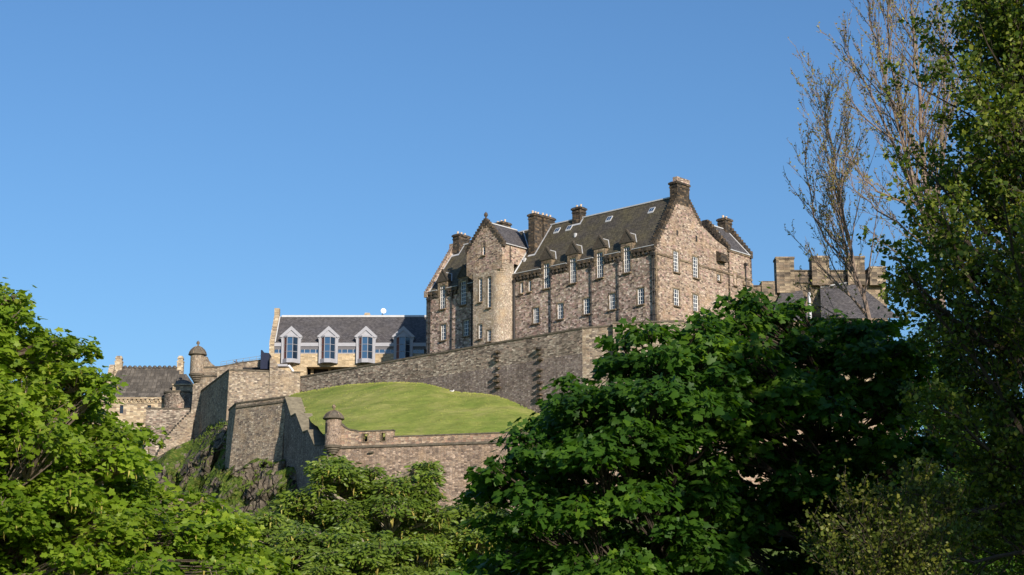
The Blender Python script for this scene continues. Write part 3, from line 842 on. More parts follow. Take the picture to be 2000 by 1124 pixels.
# end gable wall with raised skew
Xg = Fr(mx(533.5), YM, 0, -1)
w = MB()
w.add([(mx(527), YM - 0.5, 44), (mx(536.5), YM - 0.5, 44), (mx(536.5), YM - 0.5, ze_ + 0.3), (mx(527), YM - 0.5, ze_ + 0.3),
       (mx(527), YM + 5.4, zrid + 0.9), (mx(536.5), YM + 5.4, zrid + 0.9), (mx(527), YM + 5.4, 44), (mx(536.5), YM + 5.4, 44),
       (mx(527), YM + 11.3, ze_ + 0.3), (mx(536.5), YM + 11.3, ze_ + 0.3), (mx(527), YM + 11.3, 44), (mx(536.5), YM + 11.3, 44)],
      [(0, 1, 2, 3), (3, 2, 5, 4), (0, 3, 4, 6), (2, 1, 7, 5), (4, 5, 9, 8), (6, 4, 8, 10), (5, 7, 11, 9), (8, 9, 11, 10)])
w.box(X, mx(527) - 0.02, mx(536.5) + 0.02, -6.0, -4.8, zrid + 0.3, zrid + 1.5)
w.build('end_gable', M['oldsand'], rangeb)
w = MB()
w.quad((mx(536.6), YM - 0.2, ze_ + 0.22), (mx(538.6), YM - 0.2, ze_ + 0.22), (mx(538.6), YM + 5.4, zrid + 0.12), (mx(536.6), YM + 5.4, zrid + 0.12))
w.build('skew_flashing', M['lead'], rangeb)
# clerestory strip windows between the bays
bays = [569.3, 642.2, 715.0, 788.0]
spans = [(535.5, 554), (584, 628), (657, 701), (730, 774), (803, 828)]
for a, b_ in spans:
    n = max(2, int((b_ - a) / 11)); b = MB()
    xa, xb = mx(a), mx(b_)
    b.box(X, xa, xb, -0.2, 0.0, zband0 - 0.02, zband0 + 0.14); b.box(X, xa, xb, -0.2, 0.0, zband1 - 0.45, zband1 - 0.35)
    for i in range(n + 1):
        x = xa + (xb - xa) * i / n; b.box(X, x - 0.05, x + 0.05, -0.2, 0.01, zband0 + 0.14, zband1 - 0.45)
    wd = b.build('strip_window', M['zinc'], rangeb)
    b = MB(); b.box(X, xa, xb, -0.3, -0.12, zband0 + 0.1, zband1 - 0.4); b.build('pane', M['glass_blue'], wd)
b0 = None
for cx in bays:
    xc = mx(cx); zt = mz(661.5); zb0 = mz(703); zb1 = mz(711); zap_ = mz(638.5)
    hw = 2.02; bw = 1.70
    b = MB()
    # pale gabled hood: pentagon front with a raised rim, running back into the roof
    pent = [(-1.72, mz(680)), (-1.78, mz(665)), (-2.12, mz(659)), (0, zap_), (2.12, mz(659)), (1.78, mz(665)), (1.72, mz(680))]
    b.prism(X, [(xc + q, z) for q, z in pent], -1.2, 0.55)
    inn = [(-1.25, mz(661)), (0, zap_ - 1.05), (1.25, mz(661))]
    b.prism(X, [(xc - 2.12, mz(659)), (xc, zap_), (xc + 2.12, mz(659)), (xc + 1.62, mz(661.5)), (xc, zap_ - 0.75), (xc - 1.62, mz(661.5))], 0.55, 0.74)
    b.add([(xc - 2.12, YM + 1.2, mz(659)), (xc, YM + 1.2, zap_), (xc + 2.12, YM + 1.2, mz(659)), (xc, YM + 4.6, zap_), (xc - 2.12, YM + 2.6, mz(659)), (xc + 2.12, YM + 2.6, mz(659))],
          [(0, 1, 3, 4), (1, 2, 5, 3)])
    b.box(X, xc - 1.72, xc - 1.32, -0.2, 0.62, zb1, mz(680)); b.box(X, xc + 1.32, xc + 1.72, -0.2, 0.62, zb1, mz(680))
    D = b.build('bay_dormer', M['zinc'], rangeb)
    # tray under the glass and head over it: five-sided
    def poly(f, z0, z1, m, name):
        q = MB(); pts = [(xc - 1.32 * f, YM - 0.6), (xc - 0.55 * f, YM - 1.45 * f), (xc + 0.5 * f, YM - 1.45 * f), (xc + 1.32 * f, YM - 0.6), (xc + 1.32 * f, YM), (xc - 1.32 * f, YM)]
        q.plan(pts, z0, z1); return q.build(name, m, D)
    poly(1.12, zb1, zb0 - 0.02, M['zinc'], 'tray'); poly(1.06, zt, zt + 0.3, M['zinc'], 'head')
    P4 = [(xc - 1.25, YM - 0.62), (xc - 0.62, YM - 1.38), (xc + 0.42, YM - 1.38), (xc + 1.25, YM - 0.62)]
    mats = [M['red'], M['glass_blue'], M['glass']]
    for i in range(3):
        q = MB(); (x0, y0), (x1, y1) = P4[i], P4[i + 1]
        q.quad((x0, y0, zb0), (x1, y1, zb0), (x1, y1, zt), (x0, y0, zt)); q.build('pane', mats[i], D)
    q = MB()
    for x, y in P4: q.tube([(x, y - 0.02, zb0), (x, y - 0.02, zt)], 0.07, 4)
    for k in (1, 2):
        z = zb0 + (zt - zb0) * k / 3
        q.tube([(x, y - 0.03, z) for x, y in P4], 0.05, 4)
    q.build('glazing_bars', M['zinc'], D)
# canopy and white downpipe under the first bay
w = MB(); a = at(545, 719, YM - 2.5); w.box(Fr(0, YM - 2.5, 90, 1), mx(545), mx(567), -1, 0.8, mz(722), mz(717.5)); w.build('canopy', M['zinc'], rangeb)
w = MB(); w.tube([(mx(566), YM - 2, mz(720)), (mx(569), YM - 2.2, mz(719)), (mx(576), YM - 2.6, mz(728)), (mx(580), YM - 3.2, mz(735))], 0.22, 8); w.build('downpipe', M['white'], rangeb, smooth=True)
# chimney of a house behind, white dish on a mast, end wall with its shade painted dark
Xb = Fr(0, YM + 14, 90, 1)
bc = MB(); x0, x1 = at(709.5, 620, YM + 14).x, at(726, 620, YM + 14).x; z1 = at(718, 612.5, YM + 14).z
bc.box(Xb, x0 + .2, x1 - .2, -0.7, 0.7, 52, z1 - 0.9); bc.taper(Xb, x0, x1, -0.9, 0.9, z1 - 0.9, z1, 0.35)
tag(bc.build('chimney_stack', M['oldsand'], None), 'low tapered stone chimney peeping over the pale ridge of the slate range', 'chimney')
dp = at(748.5, 618, YM + 8)
dish = empty('rooftop_dish', (dp.x, dp.y, dp.z - 0.6), 'small bright white dish on a mast above the slate ridge', 'antenna')
b = MB(); b.tube([(dp.x - 0.15, dp.y, dp.z - 1.5), (dp.x - 0.1, dp.y, dp.z + 0.9)], 0.06, 6); b.lathe(dp.x - 0.15, dp.y, [(0, dp.z - 1.0), (0.3, dp.z - 1.0), (0.25, dp.z + 0.25), (0, dp.z + 0.25)], 8); b.build('mast', M['iron'], dish)
b = MB(); prof = [(0, 0), (0.22, 0.03), (0.4, 0.1), (0.52, 0.2), (0.5, 0.22), (0.2, 0.09), (0, 0.06)]
b.lathe(0, 0, prof, 16)
rot = Vector((0.25, -0.95, 0.15)).to_track_quat('Z', 'Y')
b.v = [tuple(rot @ Vector(v) + Vector((dp.x, dp.y, dp.z + 0.95))) for v in b.v]
b.build('reflector', M['white'], dish, smooth=True)
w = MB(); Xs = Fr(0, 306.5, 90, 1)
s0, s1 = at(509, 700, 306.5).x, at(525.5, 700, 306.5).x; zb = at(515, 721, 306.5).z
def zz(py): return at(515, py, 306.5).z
w.prism(Xs, [(s0, zb), (s1, zb), (s1, zz(690)), (s0 + 0.6, zz(689)), (s0 + 0.25, zz(684)), (s0, zz(684))], -3.0, 0.0)  # built in navy: the shade on this end wall is put into its colour
tag(w.build('shaded_end_wall', M['navy'], None), 'narrow end wall, shade painted into its dark colour, with a pointed left corner beside the pale sandstone end gable', 'wall')

# ================================================================== stone-tiled house on the left
YH = 337.0
H = Fr(0, YH, 90, 1)
def hx(px): return at(px, 760, YH).x
def hz(py): return at(280, py, YH).z
house = empty('tiled_house', (hx(270), YH + 4, 40), 'buff sandstone house on the far left with stone-tiled roof and a chimney at each end', 'house')
win = [(hx(235.5), hx(242.6), hz(808), hz(791.7)), (hx(289), hx(296.7), hz(808), hz(791.7))]
w = MB(); w.wall(H, hx(180), hx(345), 36, hz(777), win, 0, 0.5)
w.quad((hx(180), YH, 36), (hx(180), YH + 9, 36), (hx(180), YH + 9, hz(777)), (hx(180), YH, hz(777)))
w.build('wall', M['oldsand'], house)
for a, b_, c_, d_ in win:
    q = MB(); q.box(H, a, b_, -0.5, -0.42, c_, d_); wd = q.build('window', M['glass'], house)
    q = MB(); q.box(H, (a + b_) / 2 - 0.03, (a + b_) / 2 + 0.03, -0.42, -0.38, c_, d_); q.box(H, a, b_, -0.42, -0.375, (c_ + d_) / 2 - .03, (c_ + d_) / 2 + .03); q.build('glazing_bar', M['iron'], wd)
w = MB(); w.box(H, hx(178), hx(330), 0, 0.45, hz(780.5), hz(777)); w.box(H, hx(178), hx(330), 0, 0.12, hz(788), hz(786.8)); w.build('cornice', M['oldsand'], house)
w = MB(); n = 17
for i in range(n):
    x = hx(183) + (hx(328) - hx(183)) * (i + 0.5) / n
    w.box(H, x - 0.26, x + 0.26, 0, 0.36, hz(784), hz(780.5)); w.box(H, x - 0.16, x + 0.16, 0, 0.26, hz(786.5), hz(784))
w.build('corbel_table', M['oldsand'], house)
zr_ = at(280, 717.5, YH + 5).z; zk = hz(763)
w = MB()
w.quad((hx(196), YH - 0.35, hz(777) + 0.05), (hx(330), YH - 0.35, hz(777) + 0.05), (hx(330), YH + 0.9, zk), (hx(207), YH + 0.9, zk))
w.quad((hx(207), YH + 0.9, zk), (hx(345), YH + 0.9, zk), (hx(340), YH + 5, zr_), (hx(220), YH + 5, zr_))
w.quad((hx(207), YH + 9, zk), (hx(345), YH + 9, zk), (hx(340), YH + 5, zr_), (hx(220), YH + 5, zr_))
w.build('roof', M['stone_slab_roof'], house)
w = MB(); n = 11
for i in range(n):
    x = hx(226) + (hx(334) - hx(226)) * (i + 0.5) / n
    w.lathe(x, YH + 5, [(0, zr_ - 0.2), (0.46, zr_ - 0.2), (0.40, zr_ + 0.1), (0.2, zr_ + 0.3), (0, zr_ + 0.34)], 8)
w.build('ridge_tiles', M['stone_slab_roof'], house)
w = MB(); b_ = 14
for i in range(b_):                                             # raised roll joints down the slope
    x0 = hx(209 + (338 - 209) * i / b_); x1 = hx(222 + (335 - 222) * i / b_)
    w.tube([(x0, YH + 0.85, zk + 0.05), (x1, YH + 4.95, zr_ + 0.03)], 0.075, 4)
w.build('roof_rolls', M['stone_slab_roof'], house)
w = MB()
w.prism(Fr(hx(200), YH, 0, -1), [(-0.4, hz(790)), (9, hz(790)), (9, zk), (5, zr_ + 0.5), (0.9, zk + 0.1), (-0.4, hz(776))], -1.0, -0.0)
w.build('left_gable', M['oldsand'], house)
for a, b_ in ((211.5, 225.5), (335, 347)):
    xa, xb = hx(a), hx(b_); q = MB(); zt = at(a, 696, YH + 5).z
    q.box(H, xa, xb, -5.6, -4.4, hz(745), zt - 1.3); q.box(H, xa - 0.06, xb + 0.06, -5.66, -4.34, zt - 1.3, zt - 1.05); q.box(H, xa + 0.12, xb - 0.1, -5.5, -4.5, zt - 1.05, zt - 0.6); q.taper(H, xa - 0.02, xb + 0.02, -5.6, -4.4, zt - 0.6, zt, 0.25)
    c_ = q.build('chimney', M['oldsand'], house)
w = MB()
xa, xb, xc = hx(342), hx(374), hx(352)
w.add([(xa, YH + 0.2, hz(751)), (xb, YH + 0.2, hz(751)), (hx(356), YH + 3.5, hz(725)), (hx(340), YH + 3.5, hz(725)), (xb, YH + 7, hz(751))], [(0, 1, 2, 3), (1, 4, 2)])
w.build('hipped_roof', M['stone_slab_roof'], house)
w = MB(); w.box(H, hx(337), hx(374), -6, 0.0, 40, hz(751)); w.box(H, hx(336), hx(376), -1, 0.25, hz(753), hz(750.5)); w.build('rear_wall', M['oldsand'], house)
rt = empty('round_tower', (hx(352), YH - 2, 38), 'squat round grey rubble tower in front of the stone-tiled house', 'tower')
w = MB(); rx = (hx(380) - hx(324)) / 2; cx = hx(352); cy = YH - 1
zt = at(350, 763, cy - rx).z
w.lathe(cx, cy, [(rx + 0.1, 38), (rx, zt - 0.3), (rx - 0.7, zt - 0.3)], 40); w.build('wall', M['rampart'], rt, smooth=False)
w = MB(); w.lathe(cx, cy, [(rx + 0.05, zt - 0.3), (rx + 0.16, zt - 0.3), (rx + 0.16, zt), (rx - 0.75, zt), (rx - 0.75, zt - 2)], 40); w.build('coping', M['coping'], rt)
w = MB(); a = at(352.5, 791, cy - rx); w.box(Fr(0, cy - rx, 90, 1), a.x - 0.75, a.x + 0.35, -0.4, 0.1, a.z - 0.9, a.z + 0.3); w.build('recess', M['gable'], rt)

# ================================================================== barracks roofs at the right, behind the trees
YB = 300.0
B = Fr(0, YB, 90, 1)
def bx(px): return at(px, 540, YB).x
def bz(py): return at(1600, py, YB).z
bar = empty('chimneyed_barracks', (bx(1600), YB + 5, 45), 'distant stone block seen through bare branches with a row of square chimneys', 'building')
w = MB()
w.box(B, bx(1548), bx(1730), -9, 0, 44, bz(530)); w.box(B, bx(1466), bx(1548), -4.5, 0.4, 44, bz(560)); w.box(B, bx(1486), bx(1515), -3, 0.7, 44, bz(551))
w.build('wall', M['barrack'], bar)
w = MB(); w.box(B, bx(1547), bx(1731), -9.2, 0.25, bz(530), bz(528)); w.box(B, bx(1465), bx(1549), -4.7, 0.6, bz(560), bz(558.6)); w.build('coping', M['coping'], bar)
for a, b_, t_, bt in [(1514.7, 1549.4, 505.4, 575), (1584, 1618, 503.5, 560), (1653.5, 1687, 504, 560), (1696, 1727, 524, 560)]:
    q = MB(); q.box(B, bx(a), bx(b_), -1.5, 1.3, bz(bt), bz(t_ + 4)); q.box(B, bx(a) - 0.12, bx(b_) + 0.12, -1.62, 1.42, bz(t_ + 4), bz(t_)); q.build('chimney', M['barrack'], bar)
for a, b_ in ((1550, 1583), (1620, 1653), (1687, 1698)):
    w = MB(); x = bx(a)
    while x < bx(b_): w.box(B, x, x + 0.06, 0.3, 0.36, bz(553), bz(538)); x += 0.22
    w.box(B, bx(a), bx(b_), 0.28, 0.38, bz(538.5), bz(537.5)); w.box(B, bx(a), bx(b_), 0.28, 0.38, bz(553), bz(552))
    w.build('railing', M['iron'], bar)
w = MB(); w.box(B, bx(1487), bx(1499), -2.5, -0.5, bz(552), bz(549)); w.build('hatch', M['navy'], bar)
w = MB()
w.quad((bx(1490), YB - 6, bz(640)), (bx(1566), YB - 6, bz(640)), (bx(1564), YB - 1.0, bz(570)), (bx(1522), YB - 1.0, bz(574)))
w.quad((bx(1585), YB - 8, bz(640)), (bx(1735), YB - 8, bz(640)), (bx(1668), YB - 0.6, bz(552)), (bx(1600), YB - 0.6, bz(564)))
w.build('roof', M['slate_grey'], bar)
w = MB(); w.tube([(bx(1600), YB - 0.7, bz(563)), (bx(1668), YB - 0.7, bz(551.5))], 0.12, 4); w.tube([(bx(1570), YB - 5, bz(640)), (bx(1577), YB - 1, bz(575))], 0.3, 5); w.build('lead_flashing', M['lead'], bar)

# ================================================================== ramparts
def rampart(name, label, fr, s0, s1, zb, zt0, zt1, mat, thick=2.0, cop=0.28, batter=0.0, e0=0.0, e1=0.0, cordon=None, split=None, cat='rampart', copm='coping', top=None):
    """battered wall: zt0..zt1 top heights, e0/e1 how far the foot spreads beyond each end"""
    P = fr.P
    root = empty(name, P((s0 + s1) / 2, 0, zb), label, cat)
    def hexa(za, zb_, zc, m, nm):
        w = MB(); f0 = (zt0 - za); f1 = (zt0 - zc)
        bo, to = batter * f0, batter * f1
        H_ = zt0 - zb
        ea0, ea1 = e0 * f0 / H_, e1 * f0 / H_; ta0, ta1 = e0 * f1 / H_, e1 * f1 / H_
        n = 24
        vs = []
        for i in range(n + 1):
            f = i / n
            zt = zc if zc < zt0 - 0.01 else zt0 + (zt1 - zt0) * f
            vs += [P(s0 - ea0 + (s1 + ea1 - s0 + ea0) * f, bo, za), P(s0 - ta0 + (s1 + ta1 - s0 + ta0) * f, to, zt), P(s0 - ta0 + (s1 + ta1 - s0 + ta0) * f, -thick, zt), P(s0 - ea0 + (s1 + ea1 - s0 + ea0) * f, -thick, za)]
        fs = []
        for i in range(n):
            a = i * 4; b = a + 4
            fs += [(a, b, b + 1, a + 1), (a + 1, b + 1, b + 2, a + 2), (a + 2, b + 2, b + 3, a + 3)]
        fs += [(0, 1, 2, 3), (n * 4 + 3, n * 4 + 2, n * 4 + 1, n * 4)]
        w.add(vs, fs); return w.build(nm, M[m], root)
    if split:
        hexa(zb, None, split[0], split[1], 'lower_masonry'); hexa(split[0], None, zt0, mat, 'masonry')
    else: hexa(zb, None, zt0, mat, 'masonry')
    if cop:
        w = MB(); o = 0.12
        w.add([P(s0 - 0.05, o, zt0), P(s1 + 0.05, o, zt1), P(s1 + 0.05, o, zt1 + cop), P(s0 - 0.05, o, zt0 + cop),
               P(s0 - 0.05, -thick - 0.1, zt0), P(s1 + 0.05, -thick - 0.1, zt1), P(s1 + 0.05, -thick - 0.1, zt1 + cop), P(s0 - 0.05, -thick - 0.1, zt0 + cop)],
              [(0, 1, 2, 3), (3, 2, 6, 7), (0, 3, 7, 4), (1, 5, 6, 2), (4, 7, 6, 5), (0, 4, 5, 1)])
        w.build('coping', M[copm], root)
    if cordon:
        w = MB(); w.box(fr, s0 - 0.05, s1 + 0.05, -0.1, 0.2 + batter * (zt0 - cordon), cordon - 0.18, cordon + 0.14); w.build('string_course', M['coping'], root)
    return root

W = F.shifted(0, 6.0)                                       # the long retaining wall, parallel to the hall front
sW0, zW = W.hit(1137, 638); sW1 = W.hit(586, 737)[0]
zW = 54.35 - 0.28
long_wall = rampart('retaining_wall', 'long grey stone retaining wall sloping across the picture below the crow-stepped castle building', W, sW0, sW1, 34, zW, zW, 'rampart', 2.2, 0.28, split=(50.3, 'rampart_low'))
for px, ys in ((974, [688, 698, 705, 720, 734, 745, 757]), (1056, [682, 692, 703, 723, 735, 748, 760, 771, 779])):
    for y in ys:
        s, z = W.hit(px + random.uniform(-2, 2), y); b = MB()
        L = random.uniform(0.45, 0.95); wd = random.uniform(0.3, 0.5)
        b.box(W, s - wd, s + wd, -0.2, L, z - 0.17, z + 0.17)
        b.build('tusking_stone', M['soot_shadow'], long_wall)  # dark colour stands in for the shadow patches these stones cast
random.seed(3)
cA = W.P(sW0, 0, 0)
RW = Fr(cA[0], cA[1], 109, 1)                                # return to the right of the corner
sR = RW.hit(1196, 634)[0]
rampart('corner_wall', 'short stone wall turning right from the near end of the long retaining wall', RW, 0, sR, 30, zW, zW + 0.05, 'bastion', 2.0, 0.26)
p = RW.P(sR, 0, 0)
RX = Fr(p[0], p[1] - 1.2, 97, 1); sX = RX.hit(1336, 634)[0]; zX = RX.hit(1196, 629)[1]
rampart('forecourt_wall', 'low tan forecourt wall at the foot of the sunlit gable, partly behind the dark maple', RX, 0.0, sX, 30, zX - 0.26, zX - 0.26, 'bastion', 2.0, 0.26)
p = RX.P(sX, 0, 0)
RY = Fr(p[0], p[1], 84, 1)
rampart('east_curtain_wall', 'pinkish curtain wall glimpsed only through gaps in the dark maple', RY, 0, 34, 20, 50.5, 38, 'parapet', 2.0, 0.26)

# upper bastion
p = W.P(sW1, 0, 0)
U1 = Fr(p[0], p[1], -103, -1)
sU = U1.hit(448, 721)[0]; zU = U1.hit(448, 721)[1] - 0.28
ub = rampart('upper_bastion_wall', 'tan bastion face left of the inner corner where the retaining wall begins, below the sandstone range', U1, 0, sU, 36, zU, zU, 'bastion', 2.0, 0.28, batter=0.035, e1=0.6)
w = MB(); a0 = U1.hit(586, 730)[0]
pts = [U1.hit(586, 739), U1.hit(580, 736), U1.hit(566, 729), U1.hit(549, 725), U1.hit(543, 722), U1.hit(541, 714), U1.hit(537, 707), U1.hit(527, 702), U1.hit(526.5, 735)]
pts = [(a, b + 0.25) for a, b in pts[:-1]] + [pts[-1]]
w.prism(U1, [(pts[0][0], 50)] + pts[:-1] + [(pts[-1][0], 50)], -1.9, 0.35); w.build('curved_parapet', M['bastion'], ub)
p = U1.P(sU, 0, 0); cU = (p[0], p[1])
U2 = Fr(cU[0], cU[1], -21, -1)
Q1 = at(377, 735, 328.0)
T1 = Fr(Q1.x, Q1.y, 103, 1)
# intersection of U2 with T1 in plan
a, b = U2.d, T1.d; dx, dy = T1.x - U2.x, T1.y - U2.y
det = a[0] * -b[1] + a[1] * b[0]
tU = (dx * -b[1] + dy * b[0]) / det
rampart('bastion_flank', 'deeply shaded flank of the upper bastion running away from the camera', U2, 0, tU, 34, zU, zU, 'bastion', 2.0, 0.28, batter=0.03)
zT = T1.hit(392, 717)[1]; zTc = T1.hit(392, 735)[1]
print('U2 len', tU, 'zU', zU, 'zT', zT, 'cordon', zTc, 'px flank end', sU)
rampart('turret_wall', 'grey wall with a diagonal shadow to the right of the far domed turret', T1, 0.3, tU and 16, 30, zT - 0.28, zT - 0.28, 'bastion', 2.0, 0.28, batter=0.03, e0=1.0, cordon=zTc)
RL = [T1.hit(x, y) for x, y in ((402, 696), (405, 703), (410, 709), (418, 714.5), (430, 717))]
w = MB(); w.prism(T1, [(0.6, zT - 3)] + [(0.6, RL[0][1])] + RL + [(RL[-1][0], zT - 3)], -0.9, -0.2)
tag(w.build('swept_parapet', M['bastion'], None), 'small curved parapet sweeping down from the far domed turret', 'parapet')
# wall behind with railings, seen above the upper bastion
Y2 = 318.0
V = Fr(0, Y2, 90, 1)
def vx(px): return at(px, 710, Y2).x
def vz(py): return at(480, py, Y2).z
tw_ = empty('terrace_wall', (vx(480), Y2, 45), 'low sloping terrace wall rising to the right under the thin blue railing', 'wall')
w = MB(); w.prism(V, [(vx(425), 48), (vx(545), 48), (vx(545), vz(702)), (vx(510), vz(703.5)), (vx(470), vz(708)), (vx(425), vz(717))], -1.2, 0); w.build('masonry', M['bastion'], tw_)
w = MB(); w.prism(V, [(vx(425), vz(718.5)), (vx(425), vz(716.5)), (vx(470), vz(707.5)), (vx(510), vz(702.5)), (vx(510), vz(704.5)), (vx(470), vz(709.5))], -1.3, 0.12); w.build('coping', M['coping'], tw_)
rl = empty('terrace_railing', (vx(470), Y2, vz(712)), 'thin blue-grey tubular railing along the top of the sloping terrace wall', 'railing')
def rz(px): return vz(717 - (717 - 704) * (px - 425) / 85)
w = MB()
for k in (0.45, 0.9): w.tube([(vx(431), Y2 + 0.3, rz(431) + k), (vx(470), Y2 + 0.3, rz(470) + k), (vx(509), Y2 + 0.3, rz(509) + k)], 0.045, 5)
w.build('handrail', M['rail'], rl)
for px in (431, 442, 455, 475, 487, 500):
    w = MB(); w.tube([(vx(px), Y2 + 0.3, rz(px) - 0.3), (vx(px), Y2 + 0.3, rz(px) + 0.9)], 0.045, 5); w.build('post', M['rail'], rl)
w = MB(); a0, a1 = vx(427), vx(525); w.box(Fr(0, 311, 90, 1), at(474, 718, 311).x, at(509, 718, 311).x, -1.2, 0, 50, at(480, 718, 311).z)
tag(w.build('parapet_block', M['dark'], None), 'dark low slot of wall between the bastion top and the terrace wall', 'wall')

# people leaning at the terrace wall
def figure(base_pt, label, cloth, arm_up):
    root = empty('person', base_pt, label, 'person', 'people at the terrace railing')
    bx_, by_, bz_ = base_pt
    J = [(0, 0, .92), (0, -.02, 1.18), (0, -.03, 1.42), (0, -.03, 1.52), (0, -.05, 1.64), (0, -.05, 1.76),
         (-.18, -.02, 1.42), (.18, -.02, 1.42), (-.42, -.15, 1.50 if arm_up else 1.2), (-.55, -.28, 1.78 if arm_up else 1.1), (.30, -.16, 1.18), (.22, -.40, 1.12),
         (-.10, 0, .9), (.10, 0, .9), (-.12, -.03, .5), (.12, .02, .5), (-.12, .02, .06), (.13, .06, .06), (-.13, -.16, .03), (.14, -.12, .03)]
    E_ = [(0, 1), (1, 2), (2, 3), (3, 4), (4, 5), (2, 6), (2, 7), (6, 8), (8, 9), (7, 10), (10, 11), (0, 12), (0, 13), (12, 14), (13, 15), (14, 16), (15, 17), (16, 18), (17, 19)]
    rad = [.15, .15, .16, .06, .10, .08, .08, .08, .055, .04, .055, .04, .10, .10, .075, .075, .05, .05, .04, .04]
    def skinned(name, idx, edges, mat, extra=0.0, root_i=0):
        me = bpy.data.meshes.new(name); m_ = {k: i for i, k in enumerate(idx)}
        me.from_pydata([J[k] for k in idx], [(m_[a], m_[b]) for a, b in edges], [])
        o = bpy.data.objects.new(name, me); col.objects.link(o); o.parent = root
        sk = o.modifiers.new('skin', 'SKIN')
        for k in idx:
            r = rad[k] + extra; me.skin_vertices[0].data[m_[k]].radius = (r, r)
        me.skin_vertices[0].data[m_[root_i]].use_root = True
        sb = o.modifiers.new('sub', 'SUBSURF'); sb.levels = 1; sb.render_levels = 1
        dg = bpy.context.evaluated_depsgraph_get(); m2 = bpy.data.meshes.new_from_object(o.evaluated_get(dg))
        o.modifiers.clear(); o.data = m2; m2.materials.clear(); m2.materials.append(mat); m2.name = name
        return o
    skinned('body', list(range(20)), E_, M['skin'])
    skinned('jacket', [0, 1, 2, 6, 7, 8, 10], [(0, 1), (1, 2), (2, 6), (2, 7), (6, 8), (7, 10)], cloth, 0.025)
    skinned('trousers', [0, 12, 13, 14, 15, 16, 17], [(0, 12), (0, 13), (12, 14), (13, 15), (14, 16), (15, 17)], M['navy'], 0.02)
    b = MB(); b.lathe(bx_, by_ - .04, [(0, bz_ + 1.88), (.08, bz_ + 1.86), (.115, bz_ + 1.78), (.11, bz_ + 1.70), (.06, bz_ + 1.70)], 10); b.build('hair', M['dark'], root)
    return root
M['grey_cloth'] = plain('pale_grey_cloth', (0.35, 0.33, 0.36), 0.9)
pz = rz(462) - 0.62
figure((vx(460), Y2 + 0.9, pz - 0.25), 'small dark-clad person raising an arm at the blue railing', M['navy'], True)
figure((vx(472.5), Y2 + 0.9, pz - 0.42), 'small person in a grey top leaning on the blue railing', M['grey_cloth'], False)

# far turret and near turret
def turret(name, label, cx, cy, r, z_cord, z_dome, z_top, z_low, slit=None):
    t = empty(name, (cx, cy, z_low), label, 'turret', 'domed sentry turrets on the rampart corners')
    w = MB(); w.lathe(cx, cy, [(r, z_cord), (r * 0.97, z_dome)], 28)
    w.build('body', M['terrace'] if r < 1.3 else M['bastion'], t, smooth=False)
    h = z_cord - z_low; w = MB(); prof = [(0.02, z_low)]
    for k in range(4):
        rr = r * (0.35 + 0.72 * (k + 1) / 4); z0_ = z_low + h * k / 4
        prof += [(rr - 0.18 * r, z0_ + 0.02 * h), (rr, z0_ + 0.08 * h), (rr, z0_ + 0.2 * h)]
    prof += [(r * 1.12, z_cord - 0.02), (r * 1.12, z_cord + 0.16), (r, z_cord + 0.2)]
    w.lathe(cx, cy, prof, 28); w.build('corbel', M['coping'], t)
    w = MB(); R1 = r * 1.30; hh = z_top - z_dome
    w.lathe(cx, cy, [(r * 0.95, z_dome - 0.18), (r * 1.15, z_dome - 0.1), (R1, z_dome), (R1, z_dome + 0.14), (R1 * 0.93, z_dome + 0.16), (R1 * 0.88, z_dome + 0.32 * hh), (R1 * 0.72, z_dome + 0.60 * hh), (R1 * 0.46, z_dome + 0.85 * hh), (R1 * 0.18, z_dome + hh), (0, z_dome + hh * 1.02)], 28)
    w.build('dome', M['coping'], t)
    w = MB()
    for k in range(6):
        a = R(20 + 60 * k); pr = [(0.94, .06), (0.89, 0.33), (0.73, 0.61), (0.47, 0.86), (0.17, 1.02)]
        w.tube([(cx + math.sin(a) * R1 * q, cy + math.cos(a) * R1 * q, z_dome + hh * f) for q, f in pr], 0.045 * r, 4)
    w.build('dome_rib', M['dressed'], t)
    w = MB(); w.lathe(cx, cy, [(0.0, z_top - 0.05), (0.14 * r, z_top), (0.09 * r, z_top + 0.22 * r), (0.22 * r, z_top + 0.34 * r), (0.25 * r, z_top + 0.5 * r), (0.18 * r, z_top + 0.66 * r), (0.05 * r, z_top + 0.74 * r), (0, z_top + 0.9 * r)], 12)
    w.build('finial', M['dressed'], t, smooth=True)
    if slit:
        az, z0_, z1_ = slit; a = R(az); fr = Fr(cx + math.sin(a) * r * 0.9, cy + math.cos(a) * r * 0.9, az - 90, 1)
        w = MB(); w.box(fr, -0.22, 0.22, -0.1, 0.13 * r + 0.03, z0_, z1_); w.build('slit', M['dark'], t)
    return t
tp = at(385.5, 735, 328.5)
turret('sentry_turret', 'far domed sentry turret standing against the sky at the left end of the ramparts', tp.x, tp.y - 0.6, 1.36, at(385, 733, 328).z, at(385, 694, 328).z, at(385, 677, 328).z, at(385, 748, 328).z, None)
C2 = at(650.5, 873, 248.0)
turret('sentry_turret', 'near domed sentry turret in front of the green slope where the stepped wall ends', C2.x, C2.y, 1.20, C2.z, at(650, 819, 248).z, at(650, 802.5, 248).z, at(650, 889, 248).z, (-128, at(650, 846, 248).z, at(650, 828, 248).z))

